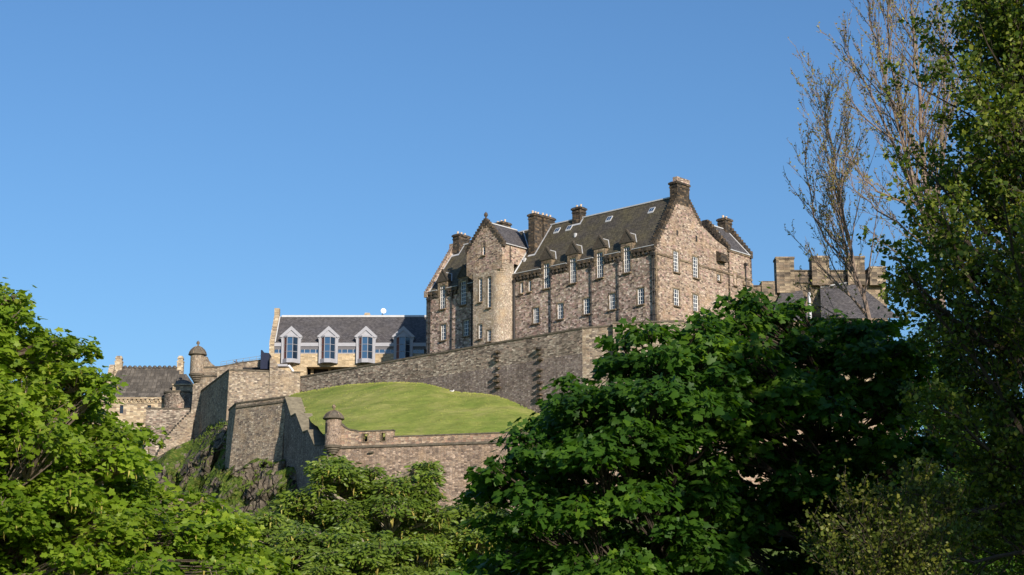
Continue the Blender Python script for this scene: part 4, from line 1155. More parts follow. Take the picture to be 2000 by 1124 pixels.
# lower terrace wall to the right of the near turret
LWf = Fr(C2.x, C2.y, 104.5, 1)
sL0 = 0.25; sL1 = LWf.hit(1011, 870)[0]
zco = LWf.hit(700, 873)[1]
lower = rampart('lower_terrace_wall', 'broad brown masonry wall with a pinkish parapet at the foot of the green slope', LWf, -0.9, sL1, 18, zco, zco, 'terrace', 2.5, 0, batter=0.03, cordon=zco)
def LH(px, py, o=-0.05): return LWf.hit(px, py, o)
zc_hi = LH(730, 843)[1]; zc_lo = LH(800, 853)[1]
sw = [LH(x, y) for x, y in ((667, 829), (671, 833.5), (677, 837.5), (686, 841), (698, 842.5))]
e1a, e1b, e2a, e2b = LH(709, 855)[0], LH(718, 855)[0], LH(745, 855)[0], LH(752.5, 855)[0]
zs0, zs1 = LH(713, 863)[1], LH(713, 847)[1]
s768 = LH(768, 850)[0]; sEnd = LH(1011, 850)[0]
w = MB()
w.prism(LWf, [(sw[0][0], zco)] + sw + [(e1a, zc_hi), (e1a, zco)], -0.75, -0.05)
w.box(LWf, e1b, e2a, -0.75, -0.05, zco, zc_hi); w.box(LWf, e2b, s768, -0.75, -0.05, zco, zc_hi)
for a, b in ((e1a, e1b), (e2a, e2b)):
    w.box(LWf, a, b, -0.75, -0.05, zco, zs0); w.box(LWf, a, b, -0.75, -0.05, zs1, zc_hi)
w.box(LWf, s768, sEnd, -0.75, -0.05, zco, zc_lo)
w.build('parapet', M['parapet'], lower)
w = MB()
w.box(LWf, sw[-1][0], s768 + 0.1, -0.85, 0.06, zc_hi, zc_hi + 0.17); w.box(LWf, s768 + 0.1, sEnd + 0.1, -0.85, 0.06, zc_lo, zc_lo + 0.17)
for i in range(4):
    (a, z0_), (b, z1_) = sw[i], sw[i + 1]
    w.prism(LWf, [(a, z0_), (b, z1_), (b, z1_ + 0.17), (a, z0_ + 0.17)], -0.85, 0.06)
w.build('parapet_coping', M['coping'], lower)
w = MB()
for a, b in ((e1a, e1b), (e2a, e2b)):
    w.box(LWf, a - 0.16, a, -0.7, 0.03, zs0 - 0.1, zs1 + 0.1); w.box(LWf, b, b + 0.16, -0.7, 0.03, zs0 - 0.1, zs1 + 0.1); w.box(LWf, a, b, -0.7, 0.03, zs0 - 0.12, zs0)
w.build('embrasure_frame', M['dressed'], lower)
for px, py in ((726, 884), (1000, 867), ):
    s, z = LH(px, py); w = MB(); w.box(LWf, s - 0.35, s + 0.35, 0.0, 0.5, z - 0.12, z + 0.12); w.build('water_spout', M['coping'], lower)
p = LWf.P(sL1, 0, 0)
LW2 = Fr(p[0], p[1], 60, 1)
rampart('lower_wall_return', 'masonry wall running back behind the dark maple from the end of the pinkish parapet', LW2, 0, 45, 14, zco + 1.1, zco + 1.1, 'terrace', 2.0, 0.25)

# lower left bastion and stepped wall
Bp = at(556, 778, 280.0)
LB = Fr(Bp.x, Bp.y, -53, -1)
sB = LB.hit(462, 785)[0]; zB = LB.hit(556, 774)[1]
zBc = LB.hit(510, 790)[1]
rampart('lower_bastion', 'sunlit blunt bastion face above the crag, left of the dark stepped wall', LB, -0.3, sB, 26, zB - 0.25, zB - 0.25, 'bastion', 2.5, 0.25, batter=0.06, e1=1.1, cordon=zBc)
p = LB.P(sB, 0, 0)
LB2 = Fr(p[0], p[1], -18, -1)
rampart('lower_bastion_flank', 'shadowed flank of the lower bastion meeting the crag on its left', LB2, 0, 8, 26, zB - 0.25, zB - 0.25, 'bastion', 2.0, 0.25, batter=0.04)
q = LB2.P(4.5, 0, 0); w = MB(); w.box(Fr(q[0], q[1], 90, 1), 0.3, 1.6, -1.2, 0, zB - 1, zB + 1.25)
tag(w.build('stone_block', M['rampart'], None), 'small square stone block standing above the flank of the lower bastion', 'block')
az = math.degrees(math.atan2(C2.x - 0.2 - Bp.x, C2.y - Bp.y))
SW = Fr(Bp.x, Bp.y, az, 1)
if SW.n[0] > 0: SW = Fr(Bp.x, Bp.y, az, -1)
stepw = empty('stepped_wall', SW.P(15, 0, 20), 'dark-sided wall stepping down with pale sloping slabs from the lower bastion to the near turret', 'wall')
prof = [SW.hit(x, y) for x, y in ((557.8, 777.5), (569.2, 815.4), (578.4, 809), (592.3, 846.8), (602, 841.8), (614.7, 872.4), (624, 872))]
print('step prof', [(round(a, 1), round(b, 1)) for a, b in prof])
sC = (Vector((C2.x, C2.y)) - Vector((Bp.x, Bp.y))).length
w = MB(); w.prism(SW, [(-1.5, 18), (-1.5, prof[0][1])] + prof + [(sC, prof[-1][1] - 0.6), (sC, 18)], -2.4, 0); w.build('masonry', M['rampart_low'], stepw)
w = MB()
for i in (0, 2, 4):
    (a, z0_), (b, z1_) = prof[i], prof[i + 1]
    w.prism(SW, [(a, z0_), (b + 0.1, z1_), (b + 0.1, z1_ + 0.22), (a - 0.05, z0_ + 0.22)], -2.55, 0.12)
for i in (1, 3):
    (a, z0_), (b, z1_) = prof[i], prof[i + 1]
    w.prism(SW, [(a, z0_ + 0.1), (b, z1_), (b, z1_ + 0.2), (a, z0_ + 0.3)], -2.5, 0.10)
w.build('sloping_slab', M['slab'], stepw)
st = empty('stone_stairs', SW.P(16, -4, 20), 'broad flight of sloping stone slabs beside the green slope, right of the stepped wall', 'stairs')
prof2 = [SW.hit(x, y, -2.5) for x, y in ((580, 798), (600, 824), (611, 828), (622, 850), (634, 862))]
print('prof2', [(round(a, 1), round(b, 1)) for a, b in prof2])
w = MB(); w.prism(SW, [(prof2[0][0], 18)] + prof2 + [(prof2[-1][0], 18)], -5.2, -2.56); w.build('steps', M['slab'], st)
w = MB()
for i in range(len(prof2) - 1):
    (a, z0_), (b, z1_) = prof2[i], prof2[i + 1]
    for k in range(5):
        f = k / 5; s_ = a + (b - a) * f; z_ = z0_ + (z1_ - z0_) * f
        w.box(SW, s_, s_ + abs(b - a) / 5 + 0.05, -5.25, -2.6, z_ - 0.3, z_ + 0.03)
w.build('stair_treads', M['dressed'], st)
for k, pts in enumerate([((604, 782), (618, 826)), ((626, 812), (635, 845))]):
    r_ = empty('stair_railing', SW.P(16 + 6 * k, -5.4, 30), ('longer upper' if k == 0 else 'shorter lower') + ' pale green iron railing beside the stone stairs on the grass edge', 'railing', 'stair railings')
    (x0, y0), (x1, y1) = pts
    A = SW.hit(x0, y0, -5.6); B_ = SW.hit(x1, y1, -5.6)
    def rp_(f, d): return SW.P(A[0] + (B_[0] - A[0]) * f, -5.6, A[1] + (B_[1] - A[1]) * f - d)
    w = MB(); w.tube([rp_(0, 0), rp_(1, 0)], 0.05, 5); w.tube([rp_(0, 1.1), rp_(1, 1.1)], 0.04, 5); w.build('handrail', M['greenrail'], r_)
    n = 9 if k == 0 else 6
    for i in range(n):
        f = i / (n - 1); w = MB(); w.tube([rp_(f, 1.6), rp_(f, -0.02)], 0.045, 5); w.build('baluster', M['greenrail'], r_)

# curtain wall and raking wall left of the far turret
qf = T1.P(0.0, 0, 0)
CW = Fr(qf[0], qf[1] + 1.0, -94, -1)
sc1 = CW.hit(285, 807)[0]; zc1 = CW.hit(375, 797.5)[1]
print('curtain', sc1, zc1, CW.hit(300, 804)[1])
rampart('curtain_wall', 'curtain wall half in shadow below the squat round tower', CW, 0, sc1, 30, zc1 - 0.25, zc1 - 0.25, 'rampart', 1.8, 0.25)
RK = Fr(qf[0] + 0.2, qf[1] - 1.2, -118, -1)
top = [RK.hit(x, y) for x, y in ((378, 799), (345, 832), (320, 862), (300, 905), (272, 965))]
rk = empty('raking_wall', RK.P(6, 0, 22), 'pale sunlit wall raking steeply down to the left below the far turret', 'wall')
w = MB(); n = len(top)
stepped = []
for i in range(n - 1):
    (a, z0_), (b, z1_) = top[i], top[i + 1]
    m = 7
    for k in range(m):
        x0 = a + (b - a) * k / m; x1 = a + (b - a) * (k + 1) / m; z_ = z0_ + (z1_ - z0_) * (k + 0.5) / m
        stepped += [(x0, z_), (x1, z_)]
bot = [(stepped[-1][0], 12), (stepped[0][0], 12)]
w.prism(RK, stepped + bot, -1.4, 0.0); w.build('masonry', M['bastion'], rk)

# ================================================================== green slope
def lerp(a, b, t): return a + (b - a) * t
crest = [(545, 776), (560, 772), (600, 765), (640, 758), (680, 752), (740, 748), (780, 747.5), (820, 749.5), (855, 757), (880, 765), (900, 767), (930, 769), (960, 772), (985, 781), (1010, 792), (1030, 801), (1060, 816), (1100, 838), (1140, 860)]
NA, NB_ = 150, 60
hv = []; hf = []
fs0, fs1 = -1.0, sEnd + 14
for i in range(NA + 1):
    f = i / NA
    px = 545 + (1140 - 545) * f
    y = np.interp(px, [c[0] for c in crest], [c[1] for c in crest])
    s, z = W.hit(px, y, 0.02)
    bk = W.P(s, -0.3, z)
    sf = fs0 + (fs1 - fs0) * f
    fr_ = LWf.P(sf, -0.5, 0); zf = zc_lo - 0.9 + (zc_hi - zc_lo) * min(1, max(0, (s768 + 4 - sf) / 8))
    for j in range(NB_ + 1):
        t = j / NB_
        x = lerp(fr_[0], bk[0], t); yy = lerp(fr_[1], bk[1], t)
        prof_ = 1 - (1 - t) ** 1.18
        zz_ = lerp(zf, bk[2], prof_)
        nz = 0.22 * math.sin(x * 0.35 + yy * 0.21) * math.sin(yy * 0.3) + 0.10 * math.sin(x * 1.1 + 2) * math.sin(yy * 0.9)
        edge = min(1, 6 * t, 6 * (1 - t))
        hv.append((x, yy, zz_ + nz * edge))
for i in range(NA):
    for j in range(NB_):
        a = i * (NB_ + 1) + j; hf.append((a, a + NB_ + 1, a + NB_ + 2, a + 1))
hill = MB(); hill.add(hv, hf)
tag(hill.build('grass_slope', M['grass'], None, smooth=True), kind='structure')
gp = at(883, 765.5, 279)
s_, z_ = W.hit(883, 766, 0.9)
gq = W.P(s_, 0.9, z_ - 0.15)
gull = MB()
def blob(b, c, r, seg=8):
    pr = [(0, -1), (0.5, -0.86), (0.87, -0.5), (1, 0), (0.87, 0.5), (0.5, 0.86), (0, 1)]
    t = MB(); t.lathe(0, 0, pr, seg)
    b.add([(v[0] * r[0] + c[0], v[1] * r[1] + c[1], v[2] * r[2] + c[2]) for v in t.v], t.f)
g0 = empty('gull', gq, 'tiny white and grey gull on the crest of the green slope', 'bird')
b = MB(); blob(b, (gq[0], gq[1], gq[2] + 0.28), (0.30, 0.14, 0.13)); blob(b, (gq[0] + 0.27, gq[1], gq[2] + 0.45), (0.09, 0.08, 0.09)); b.tube([(gq[0] + .2, gq[1], gq[2] + .33), (gq[0] + .26, gq[1], gq[2] + .43)], .07, 6); b.build('body', M['white'], g0)
b = MB(); blob(b, (gq[0] - 0.1, gq[1] - 0.09, gq[2] + 0.31), (0.32, 0.06, 0.09)); b.build('wing', M['zinc'], g0)
b = MB(); b.tube([(gq[0] + .35, gq[1], gq[2] + .44), (gq[0] + .43, gq[1], gq[2] + .42)], [.03, .008], 5); b.tube([(gq[0], gq[1] - .04, gq[2] + .2), (gq[0], gq[1] - .04, gq[2] - .05)], .015, 4); b.tube([(gq[0], gq[1] + .04, gq[2] + .2), (gq[0], gq[1] + .04, gq[2] - .05)], .015, 4); b.build('beak_and_legs', M['pot'], g0)

# ================================================================== crag
def vnoise(x, y, z=0.0, oct_=5):
    from mathutils import noise as mn
    return mn.fractal(Vector((x, y, z)), 0.9, 2.1, oct_)
from mathutils import noise as mnoise
NI, NJ = 120, 90
cv = []; cf = []
topx = [(230, 930, 322), (290, 905, 320), (330, 880, 318), (372, 862, 322), (398, 838, 316), (425, 812, 310), (445, 800, 304), (462, 850, 296), (480, 862, 292), (510, 862, 288), (545, 868, 283), (570, 880, 279), (600, 905, 272), (660, 950, 262)]
tp_ = [at(*c) for c in topx]
for i in range(NI + 1):
    f = i / NI; k = f * (len(tp_) - 1); a = min(int(k), len(tp_) - 2); t_ = k - a
    P0 = tp_[a].lerp(tp_[a + 1], t_)
    for j in range(NJ + 1):
        t = j / NJ
        # run down towards the camera
        run = 52 * t; drop = (P0.z - 14) * (1 - (1 - t) ** 1.5) ** 0.9
        x = P0.x + (f - 0.5) * 6 * t; y = P0.y + 3 - run * 0.95; z = P0.z + 0.8 - drop
        n1 = mnoise.ridged_multi_fractal(Vector((x * 0.085, y * 0.07, z * 0.05)), 0.9, 2.2, 5, 1.0, 2.0)
        n2 = mnoise.fractal(Vector((x * 0.45, y * 0.45, z * 0.22)), 0.8, 2.1, 5)
        n3 = mnoise.voronoi(Vector((x * 0.26, y * 0.26, z * 0.15)))[0][0]
        amp = min(1.0, t * 6)
        n4 = mnoise.ridged_multi_fractal(Vector((x * 0.30, y * 0.2, z * 0.10 + 5)), 0.9, 2.2, 4, 1.0, 2.0)
        y -= (n1 - 1.0) * 3.6 * amp + n3 * 4.5 * amp + (n4 - 1) * 1.5 * amp
        z += n2 * 1.3 * amp + (n1 - 1.0) * 1.6 * amp
        x += n2 * 1.2 * amp
        cv.append((x, y, z))
for i in range(NI):
    for j in range(NJ):
        a = i * (NJ + 1) + j; cf.append((a, a + NJ + 1, a + NJ + 2, a + 1))
cr = MB(); cr.add(cv, cf)
tag(cr.build('crag', M['rock'], None), kind='structure')
# small tufts roughening the lawn and its edges
tv = []; tf = []
for k in range(4500):
    i = random.randrange(NA); j = random.choice((random.randrange(NB_), random.randrange(3), NB_ - 1 - random.randrange(3))); a = i * (NB_ + 1) + j
    p0 = Vector(hv[a]).lerp(Vector(hv[a + NB_ + 2]), random.random()); h = random.uniform(0.06, 0.17) * (1.6 if j < 3 or j > NB_ - 4 else 1)
    dx = random.uniform(-.3, .3); b0 = len(tv)
    tv += [(p0.x + dx - .10, p0.y, p0.z - .05), (p0.x + dx + .10, p0.y + .03, p0.z - .05), (p0.x + dx + random.uniform(-.1, .1), p0.y + random.uniform(-.1, .1), p0.z + h)]
    tf.append((b0, b0 + 1, b0 + 2))
lt = MB(); lt.add(tv, tf)
tag(lt.build('lawn_tufts', M['grass'], None), 'short uneven grass tufts over the green slope', 'grass', kind='stuff')
# tufts of long grass on the crag
tv = []; tf = []
for k in range(3500):
    i = random.randint(8, NI - 28); j = random.randint(2, 50); a = i * (NJ + 1) + j
    p0 = Vector(cv[a]); pn = Vector(cv[a + NJ + 2]); nrm = (pn - p0).cross(Vector(cv[a + 1]) - p0)
    if mnoise.fractal(p0 * 0.12, 0.8, 2.1, 3) < 0.05: continue
    h = random.uniform(0.2, 0.5)
    for q in range(3):
        dx, dy = random.uniform(-.6, .6), random.uniform(-.6, .6); b0 = len(tv)
        bxp = p0 + Vector((dx, dy, -0.15))
        tv += [tuple(bxp + Vector((-.09, 0, 0))), tuple(bxp + Vector((.09, 0.03, 0))), tuple(bxp + Vector((random.uniform(-.3, .3), random.uniform(-.3, .1), h)))]
        tf.append((b0, b0 + 1, b0 + 2))
tuft = MB(); tuft.add(tv, tf)
M['tuft'] = plain('rough_grass', (0.09, 0.13, 0.02), 0.95, 0.5, 0.3, 0.1)
tag(tuft.build('rough_grass', M['tuft'], None), 'long rough grass tufts growing on the crag', 'grass', kind='stuff')

# ================================================================== castle mound and ground
cm = MB()
pt = [W.P(sW0 - 0.2, -1.0, 0)[:2], W.P(sW1, -1.0, 0)[:2], U1.P(sU - 1.0, -1.2, 0)[:2], U2.P(tU, -1.2, 0)[:2], (T1.x + 1, T1.y + 1.5), (T1.x + 1, 420), (60, 420), (60, 300), RY.P(8, -1.5, 0)[:2], RX.P(sX, -1, 0)[:2], RX.P(0, -1, 0)[:2]]
cm.plan(pt, 5, 49.0)
cm.plan([(T1.x + 0.9, T1.y + 2.5), (T1.x + 0.9, 400), (-120, 400), (-100, 343)], 5, 41.0)
tag(cm.build('castle_mound', M['rock'], None), kind='structure')
def gz(x, y):
    t = min(max((y - 60) / 190, 0), 1); s = t * t * (3 - 2 * t)
    z = 23 * s
    if y > 250: z += min((y - 250) / 60, 1) * 8
    z *= max(0.0, 1 - max(0, abs(x) - 160) / 260) if abs(x) > 160 else 1
    if y > 460: z *= max(0.0, 1 - (y - 460) / 300)
    return z
xs = np.concatenate([-np.geomspace(3000, 130, 14), np.linspace(-120, 120, 61), np.geomspace(130, 3000, 14)])
ys = np.concatenate([-np.geomspace(2000, 30, 10), np.linspace(-20, 300, 81), np.geomspace(310, 4000, 22)])
gv = []; gf = []
for y in ys:
    for x in xs:
        n = mnoise.fractal(Vector((x * 0.04, y * 0.04, 0)), 0.9, 2.0, 4) * (1.2 if 60 < y < 250 else 0.3)
        gv.append((x, y, gz(x, y) + n * min(1, max(0, (y - 20) / 40))))
nx = len(xs)
for j in range(len(ys) - 1):
    for i in range(nx - 1):
        a = j * nx + i; gf.append((a, a + 1, a + nx + 1, a + nx))
gr = MB(); gr.add(gv, gf)
tag(gr.build('ground', M['ground'], None, smooth=True), kind='structure')

# ================================================================== trees
def in_poly(x, y, poly):
    c = False; n = len(poly)
    for i in range(n):
        x1, y1 = poly[i]; x2, y2 = poly[(i + 1) % n]
        if (y1 > y) != (y2 > y) and x < (x2 - x1) * (y - y1) / (y2 - y1) + x1: c = not c
    return c
def edge_dist(x, y, poly):
    best = 1e9; n = len(poly)
    for i in range(n):
        x1, y1 = poly[i]; x2, y2 = poly[(i + 1) % n]
        dx, dy = x2 - x1, y2 - y1
        t = max(0, min(1, ((x - x1) * dx + (y - y1) * dy) / (dx * dx + dy * dy + 1e-9)))
        best = min(best, math.hypot(x - x1 - t * dx, y - y1 - t * dy))
    return best

MAPLE = np.array([(0, 0), (-0.05, .20), (-.16, .38), (.08, .40), (.20, .38), (.42, .58), (.52, .44), (.58, .28), (.80, .22), (1.0, 0)])
def maple_template():
    r = [tuple(p) for p in MAPLE]; l = [(x, -y) for x, y in MAPLE[1:-1]][::-1]
    out = r + l; c = (0.34, 0.0)
    v = [(c[0], c[1], 0.03)] + [(x, y, -0.10 * abs(y) - 0.16 * max(0, x - .4) ** 2) for x, y in out]
    n = len(out); f = [(0, 1 + (i + 1) % n, 1 + i) for i in range(n)]
    f = [(0, 1 + i, 1 + (i + 1) % n)[::-1] for i in range(n)]
    return np.array(v), np.array(f)
def oval_template():
    v = [(0, 0, 0), (.3, .2, -.02), (.7, .2, -.06), (1, 0, -.12), (.7, -.2, -.06), (.3, -.2, -.02), (.5, 0, .05)]
    f = [(6, 1, 0), (6, 2, 1), (6, 3, 2), (6, 4, 3), (6, 5, 4), (6, 0, 5)]
    return np.array(v), np.array(f)
def hand_template():
    """seven drooping leaflets of one compound leaf"""
    V = []; Fc = []
    for k, a in enumerate((-75, -40, 0, 40, 75)):
        L = (0.75, 0.95, 1.05, 0.95, 0.75)[k]; ca, sa = math.cos(R(a)), math.sin(R(a)); b = len(V)
        for (x, y, z) in ((0.05, 0, 0), (.55, .17, -.08), (1, 0, -.30), (.55, -.17, -.08)):
            x *= L; y *= L
            V.append((x * ca - y * sa, x * sa + y * ca, z))
        Fc += [(b, b + 2, b + 1), (b, b + 3, b + 2)]
    return np.array(V), np.array(Fc)
def small_template():
    v = [(0, 0, 0), (.5, .36, .03), (1, 0, -.05), (.5, -.36, .03)]
    return np.array(v), np.array([(0, 2, 1), (0, 3, 2)])
def drop_template():
    v = [(0, .12, 0), (0, -.12, 0), (1, 0, .0), (.5, 0, .12)]
    return np.array(v), np.array([(0, 1, 2), (0, 3, 2), (1, 3, 2)])
TM = dict(maple=maple_template(), oval=oval_template(), hand=hand_template(), small=small_template(), drop=drop_template())

def leaf_mesh(name, pos, ldir, nrm, size, mat, parent, kind, rnd=None):
    """one mesh of many leaves: pos tips, ldir the way each leaf points, nrm the way its face looks"""
    tv, tf = TM[kind]
    N = len(pos)
    ldir = ldir / (np.linalg.norm(ldir, axis=1, keepdims=True) + 1e-9)
    nrm = nrm - (nrm * ldir).sum(1, keepdims=True) * ldir
    nrm = nrm / (np.linalg.norm(nrm, axis=1, keepdims=True) + 1e-9)
    side = np.cross(nrm, ldir)
    P = pos[:, None, :] + size[:, None, None] * (tv[None, :, 0:1] * ldir[:, None, :] + tv[None, :, 1:2] * side[:, None, :] + tv[None, :, 2:3] * nrm[:, None, :])
    nv = len(tv); org = np.array(worldloc(parent))
    V = (P.reshape(-1, 3) - org).astype(np.float32)
    Fa = (tf[None, :, :] + (np.arange(N) * nv)[:, None, None]).reshape(-1, 3)
    me = bpy.data.meshes.new(name)
    me.vertices.add(len(V)); me.vertices.foreach_set('co', V.ravel())
    me.loops.add(Fa.size); me.loops.foreach_set('vertex_index', Fa.ravel().astype(np.int32))
    me.polygons.add(len(Fa)); me.polygons.foreach_set('loop_start', (np.arange(len(Fa)) * 3).astype(np.int32))
    me.polygons.foreach_set('loop_total', np.full(len(Fa), 3, dtype=np.int32))
    me.update(calc_edges=True)
    if rnd is None: rnd = rng.random(N)
    at_ = me.attributes.new('rnd', 'FLOAT', 'POINT'); at_.data.foreach_set('value', np.repeat(rnd, nv).astype(np.float32))
    me.materials.append(mat)
    o = bpy.data.objects.new(name, me); col.objects.link(o); o.parent = parent
    return o

def unit(n):
    v = rng.normal(size=(n, 3)); return v / np.linalg.norm(v, axis=1, keepdims=True)

def bend(p, q, sag=0.15, n=6, jit=0.05):
    p, q = Vector(p), Vector(q); L = (q - p).length; pts = []
    off = Vector((random.uniform(-1, 1), random.uniform(-1, 1), random.uniform(-.3, 1))) * L * sag
    for i in range(n + 1):
        t = i / n; c = p.lerp(q, t) + off * math.sin(math.pi * t) + Vector((random.gauss(0, 1), random.gauss(0, 1), random.gauss(0, 1))) * L * jit * (0 < i < n)
        pts.append(c)
    return pts

def crown_tree(name, label, group, base, fork, poly, Y0, thick, pad_px, clusters, leaves, size, leaf, lmat, bark, seedn,
               trunk_r=0.35, flat=0.55, droop=0.5, flower=None, shell=0.5, spread=0.30, fillk=1.0, extra_pads=(), twig_r=0.012, limb_r=0.07, pads_gap=0.8, cat='tree', up=0.9, face=0.35, sprig=1.0, nj=0.5, cvar=0.6, thin=None):
    global rng
    random.seed(seedn); rng = np.random.default_rng(seedn)
    root = empty(name, base, label, cat, group)
    # pads: foliage masses filling the crown volume
    xs_ = [p[0] for p in poly]; ys_ = [p[1] for p in poly]; pads = []
    want = 4000; tries = 0
    mpp = Y0 / FPX
    while tries < want:
        tries += 1
        x = random.uniform(min(xs_), max(xs_)); y = random.uniform(min(ys_), max(ys_))
        if not in_poly(x, y, poly): continue
        d = edge_dist(x, y, poly); r = pad_px * random.uniform(0.7, 1.25)
        if d < r * 0.62: continue
        if thin and thin[0] < x < thin[1] and y > thin[2] and random.random() < thin[3]: continue
        half = thick * min(1.0, math.sqrt(max(0.02, min(1.0, d / (pad_px * 3.2)))))
        Y = Y0 + random.uniform(-1, 1) * half
        c = at(x, y, Y); rm = r * mpp
        if any((c - q[0]).length < (rm + q[1]) * pads_gap * (1.25 if thin and thin[0] < x < thin[1] and y > thin[2] else 1) for q in pads): continue
        pads.append((c, rm))
    n_e = len(poly)
    for i in range(n_e):
        (x1, y1), (x2, y2) = poly[i], poly[(i + 1) % n_e]
        L = math.hypot(x2 - x1, y2 - y1)
        for k in range(int(L / (pad_px * 0.75))):
            f = random.random(); x = x1 + (x2 - x1) * f; y = y1 + (y2 - y1) * f; q = random.uniform(-0.35, 0.28) * pad_px * sprig
            nx_, ny_ = (y2 - y1) / (L + 1e-9), -(x2 - x1) / (L + 1e-9)
            if in_poly(x + nx_ * 4, y + ny_ * 4, poly): nx_, ny_ = -nx_, -ny_
            x += nx_ * q; y += ny_ * q
            if y > 1180 or x < -120: continue
            pads.append((at(x, y, Y0 + random.uniform(-.5, .5) * thick), pad_px * random.uniform(.25, .5) * mpp))
    for px, py, Y, r in extra_pads: pads.append((at(px, py, Y), r * mpp))
    # trunk
    fork = Vector(fork); base = Vector(base)
    top = max(p[0].z for p in pads)
    t = MB(); tp = bend(base, fork, 0.04, 6, 0.01)
    t.tube(tp, [trunk_r * (1.25 - 0.45 * i / 6) for i in range(7)], 9)
    t.build('trunk', M[bark], root, smooth=True)
    lead_top = Vector((fork.x + random.uniform(-.4, .4), fork.y, max(fork.z + 0.5, top * 0.86)))
    leader = bend(fork, lead_top, 0.05, 8, 0.02)
    lb = MB(); lb.tube(leader, [trunk_r * 0.75 * (1 - 0.85 * i / 8) for i in range(9)], 7)
    PO, LD, NR, RN = [], [], [], []
    for c, rm in pads:
        zt = c.z - (c - fork).to_2d().length * random.uniform(0.25, 0.7)
        k = min(range(9), key=lambda i: abs(leader[i].z - zt)); s = leader[k]
        L = (c - s).length
        pts = bend(s, c + Vector((0, 0, -rm * 0.3)), 0.10, 6, 0.025)
        r0 = min(limb_r * (0.5 + L * 0.16), trunk_r * 0.5)
        lb.tube(pts, [r0 * (1 - 0.8 * i / 6) + 0.008 for i in range(7)], 5)
        n = int(clusters * fillk * random.uniform(0.75, 1.2) * min(1.0, 0.15 + (rm / (pad_px * mpp)) ** 2))
        u = unit(n); u[:, 2] = np.where(u[:, 2] < -0.35, -u[:, 2], u[:, 2])
        rr = (shell + (1 - shell) * rng.random(n)) ** 0.8
        cp = np.array(c) + u * rr[:, None] * np.array([rm, rm, rm * flat])
        for i in range(n):
            st_ = pts[random.choice((3, 4, 5, 6))]; e = Vector(cp[i])
            mid = st_.lerp(e, 0.5) + Vector((0, 0, -0.08 * rm))
            lb.tube([st_, mid, e], [twig_r * 1.6, twig_r, twig_r * 0.4], 3)
        # leaves round each twig end, held in a shallow layered spray
        m = np.maximum(2, rng.poisson(leaves, n)); idx = np.repeat(np.arange(n), m); T = len(idx)
        a = rng.random(T) * 2 * math.pi; q = np.sqrt(rng.random(T)) * spread
        cl_ = 0.5 * rng.random() + 0.5 * rng.random(n); RN.append(np.clip(cvar * cl_[idx] ** 1.3 + (1 - cvar) * rng.random(T), 0, 1))  # cluster tone: leaf age, plus patchy sun on the maples put into colour
        out = u[idx] * np.array([1, 1, 0.3])
        offs = np.stack([np.cos(a) * q, np.sin(a) * q, rng.normal(0, spread * 0.28, T) - q * 0.25], axis=1) + out * spread * 0.3
        PO.append(cp[idx] + offs)
        ld = np.stack([np.cos(a), np.sin(a), -droop + rng.normal(0, .25, T)], axis=1) + out * 0.5; LD.append(ld)
        NR.append(np.array([0, 0, up]) + rng.normal(0, nj, (T, 3)) + out * 0.8 + np.array([0.1, -face, 0]))
    lb.build('limbs', M[bark], root)
    PO = np.concatenate(PO); LD = np.concatenate(LD); NR = np.concatenate(NR)
    sz = size * np.clip(rng.normal(1.0, 0.32, len(PO)), 0.35, 1.7)
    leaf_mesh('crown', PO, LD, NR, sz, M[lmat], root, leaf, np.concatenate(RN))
    if flower:
        k = rng.choice(len(PO), int(len(PO) * flower[0]), replace=False)
        n = len(k)
        fl = []
        base_p = PO[k] + np.array([0, 0, -0.05])
        D = np.tile(np.array([0., 0, -1]), (n, 1)) + rng.normal(0, .15, (n, 3))
        ft_ = leaf_mesh('flower_tassels', base_p, D, unit(n), flower[1] * (0.7 + 0.6 * rng.random(n)), M[flower[2]], root, 'drop'); ft_['kind'] = 'stuff'
    print(name, 'pads', len(pads), 'leaves', len(PO))
    return root

M['leaf_syc'] = leafmat('sycamore_leaf', [(0.088, 0.160, 0.010), (0.140, 0.225, 0.014), (0.215, 0.305, 0.022), (0.38, 0.43, 0.06)], 0.45, 0.5, 0.28)
M['leaf_mid'] = leafmat('midground_leaf', [(0.08, 0.13, 0.012), (0.12, 0.18, 0.018), (0.16, 0.22, 0.025), (0.24, 0.29, 0.05)], 0.32, 0.45, 0.4)
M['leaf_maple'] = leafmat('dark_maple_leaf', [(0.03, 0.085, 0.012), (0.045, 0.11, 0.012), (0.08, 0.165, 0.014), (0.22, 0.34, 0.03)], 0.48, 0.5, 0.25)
M['leaf_elm'] = leafmat('small_leaf', [(0.05, 0.09, 0.012), (0.08, 0.125, 0.016), (0.13, 0.175, 0.022), (0.26, 0.28, 0.035)], 0.4, 0.5, 0.3)
M['leaf_bud'] = leafmat('budding_leaf', [(0.20, 0.19, 0.03), (0.30, 0.27, 0.045), (0.38, 0.34, 0.06), (0.30, 0.21, 0.08)], 0.35, 0.5, 0.3)
M['leaf_shrub'] = leafmat('shrub_leaf', [(0.045, 0.07, 0.010), (0.07, 0.095, 0.014), (0.11, 0.13, 0.02), (0.20, 0.20, 0.03)], 0.35, 0.5, 0.25)
M['tassel'] = leafmat('yellow_tassel', [(0.30, 0.26, 0.05), (0.42, 0.34, 0.08), (0.36, 0.36, 0.09)], 0.3, 0.6, 0.2, (1, 1, 1))

